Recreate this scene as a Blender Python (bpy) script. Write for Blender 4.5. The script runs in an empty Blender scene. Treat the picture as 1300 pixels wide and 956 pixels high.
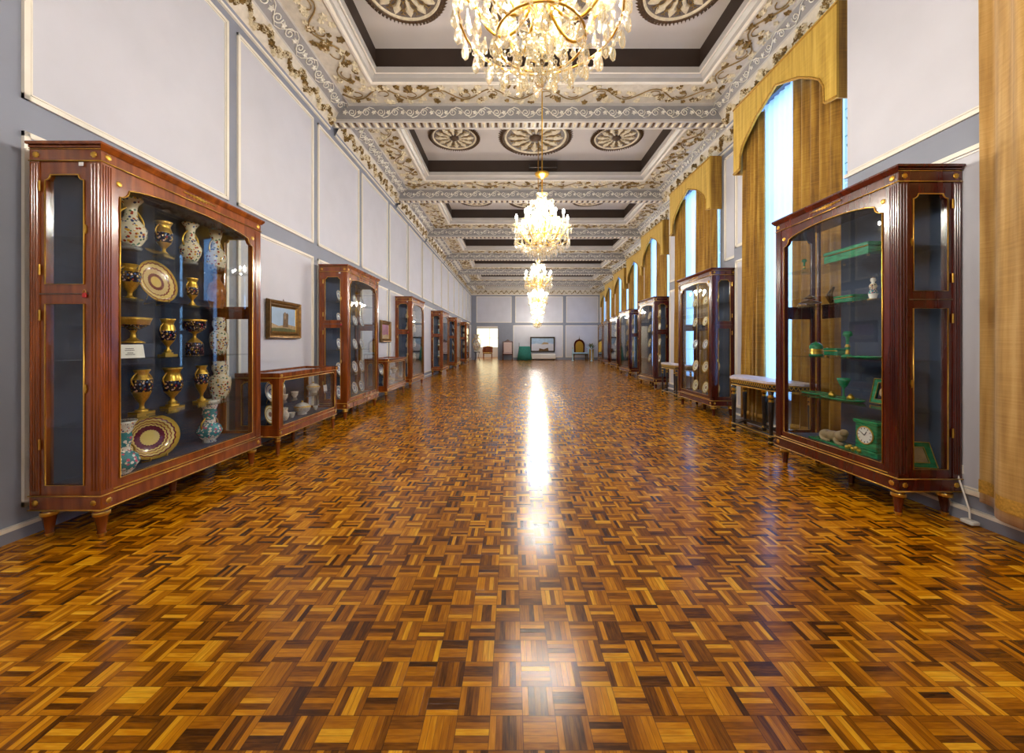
import bpy, math, random
from mathutils import Vector, Matrix
from mathutils.geometry import tessellate_polygon
PI = math.pi
S = bpy.context.scene
C = S.collection
rnd = random.Random(7)

# ------------------------------------------------------------------ camera
EYE = 1.3
FPX = 487.0
cam_d = bpy.data.cameras.new('camera')
cam = bpy.data.objects.new('camera', cam_d); C.objects.link(cam)
cam.location = (0, 0, EYE); cam.rotation_euler = (PI/2, 0, 0)
cam_d.sensor_width = 36; cam_d.lens = 36*FPX/1300
cam_d.shift_y = -42/1300
cam_d.clip_start = .05; cam_d.clip_end = 200
S.camera = cam

# ------------------------------------------------------------------ materials
def lin(c):
    return tuple(((x/255)/12.92 if x/255 <= .04045 else ((x/255+.055)/1.055)**2.4) for x in c)
def new_mat(name):
    m = bpy.data.materials.new(name); m.use_nodes = True
    nt = m.node_tree
    return m, nt, nt.nodes['Principled BSDF']
def N(nt, t, **kw):
    n = nt.nodes.new(t)
    for k, v in kw.items(): setattr(n, k, v)
    return n
def setp(b, **kw):
    names = dict(base='Base Color', rough='Roughness', metal='Metallic', spec='Specular IOR Level', coat='Coat Weight', sheen='Sheen Weight',
                 em='Emission Color', es='Emission Strength', trans='Transmission Weight', sub='Subsurface Weight', coatr='Coat Roughness')
    for k, v in kw.items():
        if k in ('base', 'em') and len(v) == 3: v = (*v, 1)
        b.inputs[names[k]].default_value = v
def simple(name, rgb, rough=.5, var=.12, scale=6, bump=0, stretch=(1,1,1), **kw):
    """a base colour broken up by noise"""
    m, nt, b = new_mat(name)
    c = lin(rgb)
    tc = N(nt, 'ShaderNodeTexCoord'); mp = N(nt, 'ShaderNodeMapping'); mp.inputs['Scale'].default_value = stretch
    no = N(nt, 'ShaderNodeTexNoise'); no.inputs['Scale'].default_value = scale; no.inputs['Detail'].default_value = 5
    cr = N(nt, 'ShaderNodeValToRGB')
    cr.color_ramp.elements[0].position = .3; cr.color_ramp.elements[1].position = .7
    cr.color_ramp.elements[0].color = (*[x*(1-var) for x in c], 1); cr.color_ramp.elements[1].color = (*[min(1, x*(1+var)) for x in c], 1)
    L = nt.links
    L.new(tc.outputs['Object'], mp.inputs[0]); L.new(mp.outputs[0], no.inputs[0]); L.new(no.outputs[0], cr.inputs[0]); L.new(cr.outputs[0], b.inputs['Base Color'])
    if bump:
        bu = N(nt, 'ShaderNodeBump'); bu.inputs['Strength'].default_value = bump; bu.inputs['Distance'].default_value = .02
        L.new(no.outputs[0], bu.inputs['Height']); L.new(bu.outputs[0], b.inputs['Normal'])
    setp(b, rough=rough, **kw)
    return m
def spotted(name, ground, spots, scale=30, thr=.35, rough=.12, metal=0.0):
    """glazed ceramic: ground colour with painted flecks in several colours"""
    m, nt, b = new_mat(name); L = nt.links
    tc = N(nt, 'ShaderNodeTexCoord')
    vo = N(nt, 'ShaderNodeTexVoronoi'); vo.inputs['Scale'].default_value = scale
    L.new(tc.outputs['Object'], vo.inputs['Vector'])
    sep = N(nt, 'ShaderNodeSeparateColor'); L.new(vo.outputs['Color'], sep.inputs[0])
    cr = N(nt, 'ShaderNodeValToRGB'); cr.color_ramp.interpolation = 'CONSTANT'
    e = cr.color_ramp.elements
    while len(e) < len(spots): e.new(.5)
    for i, s in enumerate(spots):
        e[i].position = i/len(spots); e[i].color = (*lin(s), 1)
    L.new(sep.outputs[0], cr.inputs[0])
    lt = N(nt, 'ShaderNodeMath', operation='LESS_THAN'); lt.inputs[1].default_value = thr
    L.new(vo.outputs['Distance'], lt.inputs[0])
    mx = N(nt, 'ShaderNodeMix', data_type='RGBA'); mx.inputs[6].default_value = (*lin(ground), 1)
    L.new(lt.outputs[0], mx.inputs[0]); L.new(cr.outputs[0], mx.inputs[7]); L.new(mx.outputs[2], b.inputs['Base Color'])
    setp(b, rough=rough, metal=metal)
    return m
def wood(name, c1, c2, rough=.22, scale=3.0, axis=(1, 1, .12)):
    m, nt, b = new_mat(name); L = nt.links
    tc = N(nt, 'ShaderNodeTexCoord'); mp = N(nt, 'ShaderNodeMapping'); mp.inputs['Scale'].default_value = axis
    n1 = N(nt, 'ShaderNodeTexNoise'); n1.inputs['Scale'].default_value = scale*3; n1.inputs['Detail'].default_value = 7; n1.inputs['Distortion'].default_value = 1.2
    cr = N(nt, 'ShaderNodeValToRGB'); cr.color_ramp.elements[0].position = .32; cr.color_ramp.elements[1].position = .68
    cr.color_ramp.elements[0].color = (*lin(c1), 1); cr.color_ramp.elements[1].color = (*lin(c2), 1)
    L.new(tc.outputs['Object'], mp.inputs[0]); L.new(mp.outputs[0], n1.inputs[0]); L.new(n1.outputs[0], cr.inputs[0]); L.new(cr.outputs[0], b.inputs['Base Color'])
    setp(b, rough=rough, coat=.35, coatr=.12)
    return m
def parquet():
    m, nt, b = new_mat('parquet'); L = nt.links
    s = .1135
    def M(op, a, c=None, d=None):
        n = N(nt, 'ShaderNodeMath', operation=op)
        for i, v in enumerate((a, c, d)):
            if v is None: continue
            if isinstance(v, (int, float)): n.inputs[i].default_value = v
            else: L.new(v, n.inputs[i])
        return n.outputs[0]
    tc = N(nt, 'ShaderNodeTexCoord'); sp = N(nt, 'ShaderNodeSeparateXYZ'); L.new(tc.outputs['Object'], sp.inputs[0])
    x = M('DIVIDE', M('SUBTRACT', sp.outputs[0], .037-s*60), s); y = M('DIVIDE', M('SUBTRACT', sp.outputs[1], 1.680-s*80), s)
    cx = M('FLOOR', x); cy = M('FLOOR', y); fx = M('FRACT', x); fy = M('FRACT', y)
    par = M('MODULO', M('ADD', cx, cy), 2)
    par = M('GREATER_THAN', par, .5)
    # across = coordinate over which the fingers repeat
    ac = M('ADD', M('MULTIPLY', fx, par), M('MULTIPLY', fy, M('SUBTRACT', 1, par)))
    al = M('ADD', M('MULTIPLY', fy, par), M('MULTIPLY', fx, M('SUBTRACT', 1, par)))
    st = M('FLOOR', M('MULTIPLY', ac, 5)); fs = M('FRACT', M('MULTIPLY', ac, 5))
    cb = N(nt, 'ShaderNodeCombineXYZ'); L.new(cx, cb.inputs[0]); L.new(cy, cb.inputs[1]); L.new(M('ADD', st, 3), cb.inputs[2])
    wn = N(nt, 'ShaderNodeTexWhiteNoise', noise_dimensions='3D'); L.new(cb.outputs[0], wn.inputs['Vector'])
    cb2 = N(nt, 'ShaderNodeCombineXYZ'); L.new(cx, cb2.inputs[0]); L.new(cy, cb2.inputs[1])
    wn2 = N(nt, 'ShaderNodeTexWhiteNoise', noise_dimensions='3D'); L.new(cb2.outputs[0], wn2.inputs['Vector'])
    # grain stretched along the finger
    cg = N(nt, 'ShaderNodeCombineXYZ'); L.new(M('MULTIPLY', M('ADD', ac, M('MULTIPLY', wn.outputs[0], 50)), 14), cg.inputs[0]); L.new(M('MULTIPLY', al, 1.6), cg.inputs[1]); L.new(M('MULTIPLY', cx, 3.7), cg.inputs[2])
    gn = N(nt, 'ShaderNodeTexNoise'); gn.inputs['Scale'].default_value = 1.0; gn.inputs['Detail'].default_value = 4; L.new(cg.outputs[0], gn.inputs[0])
    big = N(nt, 'ShaderNodeTexNoise'); big.inputs['Scale'].default_value = .55; big.inputs['Detail'].default_value = 2; L.new(tc.outputs['Object'], big.inputs[0])
    v = M('ADD', M('MULTIPLY', wn.outputs[0], .62), M('MULTIPLY', wn2.outputs[0], .14))
    v = M('ADD', v, M('MULTIPLY', gn.outputs[0], .42)); v = M('ADD', v, M('MULTIPLY', big.outputs[0], .12)); v = M('SUBTRACT', v, .15)
    cr = N(nt, 'ShaderNodeValToRGB'); e = cr.color_ramp.elements
    pts = [(0, (30, 14, 1)), (.2, (84, 45, 2)), (.45, (152, 90, 4)), (.7, (206, 134, 8)), (1, (252, 198, 46))]
    while len(e) < len(pts): e.new(.5)
    for i, (p, c) in enumerate(pts): e[i].position = p; e[i].color = (*lin(c), 1)
    L.new(v, cr.inputs[0])
    # joints
    g1 = M('LESS_THAN', M('MINIMUM', fs, M('SUBTRACT', 1, fs)), .035)
    ex = M('MINIMUM', fx, M('SUBTRACT', 1, fx)); ey = M('MINIMUM', fy, M('SUBTRACT', 1, fy))
    g2 = M('LESS_THAN', M('MINIMUM', ex, ey), .012)
    g = M('MAXIMUM', g1, g2)
    mx = N(nt, 'ShaderNodeMix', data_type='RGBA'); L.new(M('MULTIPLY', g, .6), mx.inputs[0]); L.new(cr.outputs[0], mx.inputs[6]); mx.inputs[7].default_value = (.02, .007, .002, 1)
    L.new(mx.outputs[2], b.inputs['Base Color'])
    L.new(M('ADD', .16, M('MULTIPLY', gn.outputs[0], .1)), b.inputs['Roughness'])
    bu = N(nt, 'ShaderNodeBump'); bu.inputs['Strength'].default_value = .25; bu.inputs['Distance'].default_value = .002
    L.new(M('ADD', M('MULTIPLY', wn.outputs[0], .6), M('MULTIPLY', g, -1)), bu.inputs['Height']); L.new(bu.outputs[0], b.inputs['Normal'])
    setp(b, spec=.3)
    return m
def glass_pane():
    m = bpy.data.materials.new('cabinet_glass'); m.use_nodes = True; nt = m.node_tree; L = nt.links
    nt.nodes.clear()
    out = N(nt, 'ShaderNodeOutputMaterial'); mix = N(nt, 'ShaderNodeMixShader'); tr = N(nt, 'ShaderNodeBsdfTransparent'); gl = N(nt, 'ShaderNodeBsdfGlossy')
    lw = N(nt, 'ShaderNodeLayerWeight'); lw.inputs[0].default_value = .5
    pw = N(nt, 'ShaderNodeMath', operation='POWER'); pw.inputs[1].default_value = 4; L.new(lw.outputs['Facing'], pw.inputs[0])
    fr = N(nt, 'ShaderNodeMath', operation='MULTIPLY_ADD'); fr.inputs[1].default_value = .9; fr.inputs[2].default_value = .03; L.new(pw.outputs[0], fr.inputs[0])
    tr.inputs[0].default_value = (.95, .97, .97, 1); gl.inputs['Roughness'].default_value = .015
    L.new(fr.outputs[0], mix.inputs[0]); L.new(tr.outputs[0], mix.inputs[1]); L.new(gl.outputs[0], mix.inputs[2]); L.new(mix.outputs[0], out.inputs[0])
    return m
def crystal():
    m = bpy.data.materials.new('cut_crystal'); m.use_nodes = True; nt = m.node_tree; L = nt.links
    nt.nodes.clear()
    out = N(nt, 'ShaderNodeOutputMaterial'); tr = N(nt, 'ShaderNodeBsdfTransparent'); gl = N(nt, 'ShaderNodeBsdfGlossy')
    df = N(nt, 'ShaderNodeBsdfTranslucent'); df.inputs[0].default_value = (1, .88, .55, 1)
    tr.inputs[0].default_value = (1, .985, .94, 1); gl.inputs['Roughness'].default_value = .04; gl.inputs[0].default_value = (1, .98, .93, 1)
    lw = N(nt, 'ShaderNodeLayerWeight'); lw.inputs[0].default_value = .55
    m1 = N(nt, 'ShaderNodeMixShader'); L.new(lw.outputs['Facing'], m1.inputs[0]); L.new(tr.outputs[0], m1.inputs[1]); L.new(gl.outputs[0], m1.inputs[2])
    m2 = N(nt, 'ShaderNodeMixShader'); m2.inputs[0].default_value = .1; L.new(m1.outputs[0], m2.inputs[1]); L.new(df.outputs[0], m2.inputs[2])
    L.new(m2.outputs[0], out.inputs[0])
    return m
def sheer():
    m = bpy.data.materials.new('sheer_voile'); m.use_nodes = True; nt = m.node_tree; L = nt.links
    nt.nodes.clear()
    out = N(nt, 'ShaderNodeOutputMaterial'); tr = N(nt, 'ShaderNodeBsdfTransparent'); tl = N(nt, 'ShaderNodeBsdfTranslucent'); df = N(nt, 'ShaderNodeBsdfDiffuse')
    tl.inputs[0].default_value = (.8, .88, 1, 1); df.inputs[0].default_value = (.9, .93, 1, 1); tr.inputs[0].default_value = (1, 1, 1, 1)
    a = N(nt, 'ShaderNodeMixShader'); a.inputs[0].default_value = .35; L.new(tl.outputs[0], a.inputs[1]); L.new(df.outputs[0], a.inputs[2])
    c = N(nt, 'ShaderNodeMixShader'); c.inputs[0].default_value = .97; L.new(tr.outputs[0], c.inputs[1]); L.new(a.outputs[0], c.inputs[2])
    L.new(c.outputs[0], out.inputs[0])
    return m
def emit(name, rgb, strength):
    m = bpy.data.materials.new(name); m.use_nodes = True; nt = m.node_tree; nt.nodes.clear()
    e = N(nt, 'ShaderNodeEmission'); e.inputs[0].default_value = (*lin(rgb), 1); e.inputs[1].default_value = strength
    o = N(nt, 'ShaderNodeOutputMaterial'); nt.links.new(e.outputs[0], o.inputs[0])
    return m
def oval_plate(name, rings):
    """concentric painted rings over the local disc (x,z radius 1)"""
    m, nt, b = new_mat(name); L = nt.links
    tc = N(nt, 'ShaderNodeTexCoord'); gr = N(nt, 'ShaderNodeSeparateXYZ'); L.new(tc.outputs['Object'], gr.inputs[0])
    def M(op, a, c=None):
        n = N(nt, 'ShaderNodeMath', operation=op)
        for i, v in enumerate((a, c)):
            if v is None: continue
            if isinstance(v, (int, float)): n.inputs[i].default_value = v
            else: L.new(v, n.inputs[i])
        return n.outputs[0]
    r = M('SQRT', M('ADD', M('POWER', gr.outputs[0], 2), M('POWER', gr.outputs[2], 2)))
    an = M('ARCTAN2', gr.outputs[2], gr.outputs[0])
    cr = N(nt, 'ShaderNodeValToRGB'); cr.color_ramp.interpolation = 'CONSTANT'; e = cr.color_ramp.elements
    while len(e) < len(rings): e.new(.5)
    for i, (p, c) in enumerate(rings): e[i].position = p; e[i].color = (*lin(c), 1)
    # scallops: rosettes round the border
    w = M('MULTIPLY', M('SINE', M('MULTIPLY', an, 22)), .014)
    L.new(M('ADD', r, w), cr.inputs[0]); L.new(cr.outputs[0], b.inputs['Base Color']); setp(b, rough=.15)
    return m

M_ = {}
BULB = 1150
M_['floor'] = parquet()
M_['stile'] = simple('wall_stile_grey', (138, 143, 158), .6, .04, 3)
M_['field'] = simple('wall_panel_plaster', (202, 203, 214), .65, .04, 2, bump=.05)
M_['cream'] = simple('moulding_cream', (238, 232, 220), .4, .04, 5)
M_['silver'] = simple('ceiling_moulding_silver', (190, 186, 182), .35, .06, 3)
M_['ceil'] = simple('ceiling_plaster', (206, 200, 196), .6, .05, 1.2)
M_['recess'] = simple('recess_shade_brown', (52, 38, 30), .6, .15, 2)  # shade inside the ceiling recess put into its side colour; grille bars share it
M_['vineground'] = simple('frieze_ground', (214, 206, 192), .5, .1, 14, bump=.2)
M_['laceground'] = simple('lace_ground', (150, 148, 150), .5, .06, 8)
M_['lace'] = simple('lace_relief', (240, 236, 226), .35, .05, 20)
M_['leafgold'] = simple('gilt_leaf', (138, 112, 64), .38, .5, 18, metal=.35)
M_['leafcream'] = simple('cream_leaf', (226, 214, 186), .4, .15, 18)
M_['stem'] = simple('gilt_stem', (152, 124, 72), .4, .3, 18, metal=.3)
M_['bead'] = simple('bronze_beading', (84, 62, 40), .45, .4, 40)
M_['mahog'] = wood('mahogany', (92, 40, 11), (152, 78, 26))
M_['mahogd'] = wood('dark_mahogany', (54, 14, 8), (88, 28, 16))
M_['brass'] = simple('brass', (214, 168, 70), .28, .12, 25, metal=.9)
M_['navy'] = simple('navy_cloth', (44, 58, 84), .85, .1, 40)
M_['glass'] = glass_pane()
M_['crystal'] = crystal()
M_['sheer'] = sheer()
def velvet(name, c1, c2, c3):
    m, nt, b = new_mat(name); L = nt.links
    tc = N(nt, 'ShaderNodeTexCoord'); mp = N(nt, 'ShaderNodeMapping'); mp.inputs['Scale'].default_value = (18, 18, 1.2)
    n1 = N(nt, 'ShaderNodeTexNoise'); n1.inputs['Scale'].default_value = 1; n1.inputs['Detail'].default_value = 6
    mp2 = N(nt, 'ShaderNodeMapping'); mp2.inputs['Scale'].default_value = (3, 3, 90)
    n2 = N(nt, 'ShaderNodeTexNoise'); n2.inputs['Scale'].default_value = 1
    cr = N(nt, 'ShaderNodeValToRGB'); e = cr.color_ramp.elements; e.new(.5)
    for i, (p, c) in enumerate(((.3, c1), (.5, c2), (.7, c3))): e[i].position = p; e[i].color = (*lin(c), 1)
    ad = N(nt, 'ShaderNodeMath', operation='ADD'); mu = N(nt, 'ShaderNodeMath', operation='MULTIPLY'); mu.inputs[1].default_value = .3
    su = N(nt, 'ShaderNodeMath', operation='SUBTRACT'); su.inputs[1].default_value = .15
    L.new(tc.outputs['Object'], mp.inputs[0]); L.new(tc.outputs['Object'], mp2.inputs[0]); L.new(mp.outputs[0], n1.inputs[0]); L.new(mp2.outputs[0], n2.inputs[0])
    L.new(n2.outputs[0], mu.inputs[0]); L.new(n1.outputs[0], ad.inputs[0]); L.new(mu.outputs[0], ad.inputs[1]); L.new(ad.outputs[0], su.inputs[0])
    L.new(su.outputs[0], cr.inputs[0]); L.new(cr.outputs[0], b.inputs['Base Color']); setp(b, rough=.75, sheen=.25)
    return m
M_['velvet'] = velvet('ochre_velvet', (120, 84, 20), (160, 118, 34), (190, 150, 58))
M_['velvetval'] = velvet('yellow_ochre_velvet', (176, 138, 42), (204, 166, 60), (222, 188, 86))
M_['velvetpale'] = velvet('pale_ochre_velvet', (150, 110, 50), (178, 138, 72), (198, 160, 98))
M_['hem'] = simple('gold_braid', (180, 136, 52), .6, .3, 60)
M_['marble'] = simple('grey_marble', (206, 198, 206), .35, .18, 9)
M_['ebony'] = simple('ebonised_wood', (34, 26, 22), .3, .2, 10)
M_['antique'] = simple('antique_gilding', (128, 92, 40), .4, .35, 30, metal=.6)
M_['gilt'] = simple('gilding', (206, 164, 66), .3, .2, 30, metal=.8)
M_['navygold'] = spotted('cobalt_gilt_porcelain', (22, 18, 40), [(190, 144, 50), (160, 50, 60), (206, 164, 66), (210, 170, 150), (70, 100, 150)], 15, .36)
M_['flora'] = spotted('painted_flower_porcelain', (226, 222, 212), [(170, 60, 70), (60, 90, 60), (200, 150, 60), (50, 70, 130)], 26, .36)
M_['iznik'] = spotted('polychrome_porcelain', (216, 206, 182), [(150, 50, 40), (50, 70, 120), (196, 150, 60), (216, 200, 170), (60, 100, 80)], 17, .42)
M_['teal'] = spotted('turquoise_porcelain', (56, 138, 148), [(230, 230, 226), (200, 90, 120), (230, 226, 210)], 16, .42)
M_['amber'] = simple('amber_glaze', (150, 92, 46), .15, .3, 12)
M_['white'] = simple('white_porcelain', (232, 230, 224), .12, .03, 10)
M_['maroonplate'] = oval_plate('maroon_gold_plate', [(0, (224, 196, 110)), (.34, (96, 16, 48)), (.54, (222, 192, 110)), (.6, (118, 30, 46)), (.64, (220, 188, 104)), (.71, (150, 84, 40)), (.75, (222, 192, 110)), (.82, (108, 22, 46)), (.87, (206, 166, 70))])
M_['goldplate'] = oval_plate('gold_brown_plate', [(0, (214, 180, 100)), (.26, (110, 50, 40)), (.4, (206, 176, 120)), (.62, (130, 66, 40)), (.68, (216, 184, 110)), (.84, (120, 50, 30)), (.9, (200, 160, 70))])
M_['blueplate'] = oval_plate('blue_rim_plate', [(0, (200, 190, 196)), (.18, (90, 100, 150)), (.3, (234, 232, 228)), (.62, (70, 90, 140)), (.74, (230, 226, 220)), (.86, (184, 140, 70)), (.94, (236, 232, 226))])
M_['yellowplate'] = oval_plate('yellow_rim_plate', [(0, (150, 110, 90)), (.25, (236, 226, 200)), (.55, (196, 160, 80)), (.66, (238, 226, 190)), (.85, (200, 160, 70))])
M_['malachite'] = simple('malachite', (24, 128, 84), .2, .55, 14, stretch=(1, 1, 4))
M_['paper'] = simple('card_white', (240, 238, 232), .7, .02, 5)
M_['ink'] = simple('printed_ink', (60, 60, 70), .7, .02, 5)
M_['bronze'] = simple('bronze', (96, 72, 40), .35, .4, 20, metal=.6)
M_['tanfig'] = simple('tan_stone', (164, 140, 104), .5, .25, 20)
M_['redlac'] = simple('red_tag', (190, 30, 24), .4, .05, 5)
M_['tealcloth'] = simple('teal_cloth', (50, 130, 118), .8, .12, 8)
M_['paleblue'] = simple('pale_blue_paint', (176, 216, 228), .4, .05, 5)
M_['pink'] = simple('pink_damask', (206, 184, 180), .8, .12, 30)
M_['bulb'] = emit('candle_bulb_glow', (255, 246, 230), BULB)
M_['candle'] = simple('candle_sleeve', (244, 236, 210), .4, .03, 5)
M_['plant'] = simple('dry_foliage', (86, 88, 46), .7, .3, 20)
M_['outwin'] = emit('far_window_daylight', (255, 240, 190), 1.6)
M_['iron'] = simple('green_iron_grille', (70, 130, 110), .5, .1, 9)

# ------------------------------------------------------------------ mesh builder
class MB:
    def __init__(s): s.v = []; s.f = []; s.mi = []; s.sm = []; s.mats = []; s.m = 0; s.smooth = False; s.T = None
    def mat(s, key):
        mm = M_[key]
        if mm not in s.mats: s.mats.append(mm)
        s.m = s.mats.index(mm); return s
    def add(s, vs, fs, smooth=None):
        b = len(s.v)
        if s.T is not None: vs = [tuple(s.T @ Vector(p)) for p in vs]
        s.v += [tuple(p) for p in vs]
        for f in fs: s.f.append([i+b for i in f]); s.mi.append(s.m); s.sm.append(s.smooth if smooth is None else smooth)
        return s
    def box(s, x0, x1, y0, y1, z0, z1):
        v = [(x, y, z) for z in (z0, z1) for y in (y0, y1) for x in (x0, x1)]
        return s.add(v, [(0,2,3,1), (4,5,7,6), (0,1,5,4), (2,6,7,3), (0,4,6,2), (1,3,7,5)], False)
    def cbox(s, x0, x1, y0, y1, z0, z1, c=.006):
        """box with chamfered edges"""
        c = min(c, (x1-x0)*.4, (y1-y0)*.4, (z1-z0)*.4)
        ring = lambda x0, x1, y0, y1: [(x0+c, y0), (x1-c, y0), (x1, y0+c), (x1, y1-c), (x1-c, y1), (x0+c, y1), (x0, y1-c), (x0, y0+c)]
        a = ring(x0, x1, y0, y1); b = ring(x0+c, x1-c, y0+c, y1-c)
        v = [(x, y, z0) for x, y in b]+[(x, y, z0+c) for x, y in a]+[(x, y, z1-c) for x, y in a]+[(x, y, z1) for x, y in b]
        f = [tuple(range(7, -1, -1)), tuple(range(24, 32))]
        for k in range(3):
            for i in range(8):
                j = (i+1) % 8; f.append((k*8+i, k*8+j, k*8+8+j, k*8+8+i))
        return s.add(v, f, False)
    def lathe(s, prof, n=16, c=(0,0,0), sx=1, sy=1, bands=None):
        """prof: list of (r,z); bands: list of material keys per segment"""
        vs = []
        for r, z in prof:
            for i in range(n):
                a = 2*PI*i/n; vs.append((c[0]+r*sx*math.cos(a), c[1]+r*sy*math.sin(a), c[2]+z))
        b0 = len(s.v)
        T = s.T
        if T is not None: vs = [tuple(T @ Vector(p)) for p in vs]
        s.v += vs
        for k in range(len(prof)-1):
            if bands: s.mat(bands[min(k, len(bands)-1)])
            for i in range(n):
                j = (i+1) % n
                s.f.append([b0+k*n+i, b0+k*n+j, b0+(k+1)*n+j, b0+(k+1)*n+i]); s.mi.append(s.m); s.sm.append(True)
        if prof[0][0] > 1e-5: s.f.append([b0+i for i in range(n-1, -1, -1)]); s.mi.append(s.m); s.sm.append(False)
        if prof[-1][0] > 1e-5: s.f.append([b0+(len(prof)-1)*n+i for i in range(n)]); s.mi.append(s.m); s.sm.append(False)
        return s
    def tube(s, pts, r, n=6, closed=False):
        pts = [Vector(p) for p in pts]; m = len(pts); vs = []
        rr = r if isinstance(r, (list, tuple)) else [r]*m
        prev = None
        for i, p in enumerate(pts):
            a = pts[i-1] if (i > 0 or closed) else p; b = pts[(i+1) % m] if (i < m-1 or closed) else p
            t = (b-a); t = t.normalized() if t.length > 1e-9 else Vector((0,0,1))
            if prev is None:
                u = t.orthogonal().normalized()
            else:
                u = prev-t*prev.dot(t); u = u.normalized() if u.length > 1e-6 else t.orthogonal().normalized()
            prev = u; w = t.cross(u)
            for k in range(n):
                an = 2*PI*k/n; vs.append(p+(u*math.cos(an)+w*math.sin(an))*rr[i])
        fs = []
        for i in range(m if closed else m-1):
            j = (i+1) % m
            for k in range(n):
                l = (k+1) % n; fs.append((i*n+k, i*n+l, j*n+l, j*n+k))
        if not closed: fs += [tuple(range(n-1, -1, -1)), tuple((m-1)*n+k for k in range(n))]
        return s.add(vs, fs, True)
    def plate(s, loops, t0, t1, fn):
        """2D loops (outer first, then holes) extruded between t0 and t1; fn(a,b,t)->xyz"""
        flat = [p for l in loops for p in l]; n = len(flat)
        tris = tessellate_polygon([[Vector((a, b, 0)) for a, b in l] for l in loops])
        vs = [fn(a, b, t0) for a, b in flat]+[fn(a, b, t1) for a, b in flat]
        fs = [tuple(t) for t in tris]+[tuple(i+n for i in reversed(t)) for t in tris]
        o = 0
        for l in loops:
            k = len(l)
            for i in range(k): j = (i+1) % k; fs.append((o+i, o+j, o+j+n, o+i+n))
            o += k
        return s.add(vs, fs, False)
    def sphere(s, c, r, n=10, m=6, sz=1):
        return s.lathe([(max(0, r*math.sin(PI*k/m)) if 0 < k < m else 0, -r*sz*math.cos(PI*k/m)) for k in range(m+1)], n, c)
    def build(s, name, parent=None, recalc=True):
        me = bpy.data.meshes.new(name); me.from_pydata(s.v, [], s.f)
        for mm in s.mats: me.materials.append(mm)
        me.polygons.foreach_set('material_index', s.mi); me.polygons.foreach_set('use_smooth', s.sm)
        me.update()
        if recalc and len(s.f) < 60000:
            import bmesh
            bm = bmesh.new(); bm.from_mesh(me); bmesh.ops.recalc_face_normals(bm, faces=bm.faces); bm.to_mesh(me); bm.free()
        o = bpy.data.objects.new(name, me); C.objects.link(o)
        if parent is not None: o.parent = parent
        return o
def mb(key=None):
    b = MB()
    if key: b.mat(key)
    return b
def struct(o): o['kind'] = 'structure'; return o
def tag(o, label, cat, group=None, kind=None):
    o['label'] = label; o['category'] = cat
    if group: o['group'] = group
    if kind: o['kind'] = kind
    return o
def empty(name, loc, rz=0):
    o = bpy.data.objects.new(name, None); C.objects.link(o); o.location = loc; o.rotation_euler = (0, 0, rz); o.empty_display_size = .1
    return o
def copy_tree(o, parent=None):
    c = o.copy(); C.objects.link(c)
    if parent is not None: c.parent = parent
    for ch in list(o.children): copy_tree(ch, c)
    return c

# ------------------------------------------------------------------ room measures
ZS = 5.6                 # soffit height
ZP = 6.05                # recess panel height
END = 30.4
XL = lambda y: -3.3+.002*y
BEAM = [-4.5, -.75, 3.05, 6.88, 10.65, 14.3, 18.2, 22.1, 26.2, END]     # near face of each beam
JOG = [-3.2, 3.83, 6.7, 10.5, 14.3, 18.1, 22.0, 26.1, END]
XR = [3.35, 3.88, 4.3, 4.92, 5.5, 5.9, 6.35, 6.95]
WIN = [None, 5.29, 8.85, 12.9, 16.6, 20.4, 24.2, 28.2]
BW = .2                  # beam thickness
# floor
b = mb('floor'); b.add([(-3.6, -3.3, 0), (8, -3.3, 0), (8, END+7, 0), (-3.6, END+7, 0), (-3.6, -3.3, -.1), (8, -3.3, -.1), (8, END+7, -.1), (-3.6, END+7, -.1)],
    [(0,1,2,3), (7,6,5,4), (0,4,5,1), (1,5,6,2), (2,6,7,3), (3,7,4,0)]); struct(b.build('floor'))
# left wall (slightly turned)
b = mb('stile'); y0, y1 = -3.2, END
b.add([(XL(y0), y0, 0), (XL(y1), y1, 0), (XL(y1)-.25, y1, 0), (XL(y0)-.25, y0, 0), (XL(y0), y0, 6.2), (XL(y1), y1, 6.2), (XL(y1)-.25, y1, 6.2), (XL(y0)-.25, y0, 6.2)],
      [(0,1,5,4), (1,2,6,5), (2,3,7,6), (3,0,4,7), (4,5,6,7), (3,2,1,0)]); struct(b.build('wall_left'))
b = mb('stile'); b.box(-3.6, 3.8, -3.4, -3.2, 0, 6.2); struct(b.build('wall_back'))

def panel(b, fn, a0, a1, z0, z1, closed=True):
    """a raised plaster field inside a cream moulding; fn(a,z,t): t = projection into the room"""
    def bx(a0, a1, z0, z1, t):
        v = [fn(a, z, tt) for tt in (-.004, t) for z in (z0, z1) for a in (a0, a1)]
        b.add(v, [(0,1,3,2), (4,6,7,5), (0,4,5,1), (2,3,7,6), (0,2,6,4), (1,5,7,3)])
    b.mat('field'); bx(a0+.03, a1-.03, z0+.03, z1-.03, .006)
    b.mat('cream')
    for w0, w1, t in ((0, .034, .022), (.042, .052, .014)):
        bx(a0+w0, a1-w0, z0+w0, z0+w1, t); bx(a0+w0, a1-w0, z1-w1, z1-w0, t); bx(a0+w0, a0+w1, z0+w0, z1-w0, t); 
        if closed: bx(a1-w1, a1-w0, z0+w0, z1-w0, t)
DADO_U, DADO_L = 2.95, 2.73
edges = [-3.0, -1.15, .63, 2.5, 4.51, 6.4, 8.28]
while edges[-1] < 29: edges.append(edges[-1]+1.88)
edges[-1] = min(edges[-1], END-.05)
fnL = lambda a, z, t: (XL(a)+t, a, z)
b = mb('cream')
for e0, e1 in zip(edges, edges[1:]):
    panel(b, fnL, e0+.075, e1-.075, DADO_U, 5.02); panel(b, fnL, e0+.075, e1-.075, .2, DADO_L)
struct(b.build('trim_1'))
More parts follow.
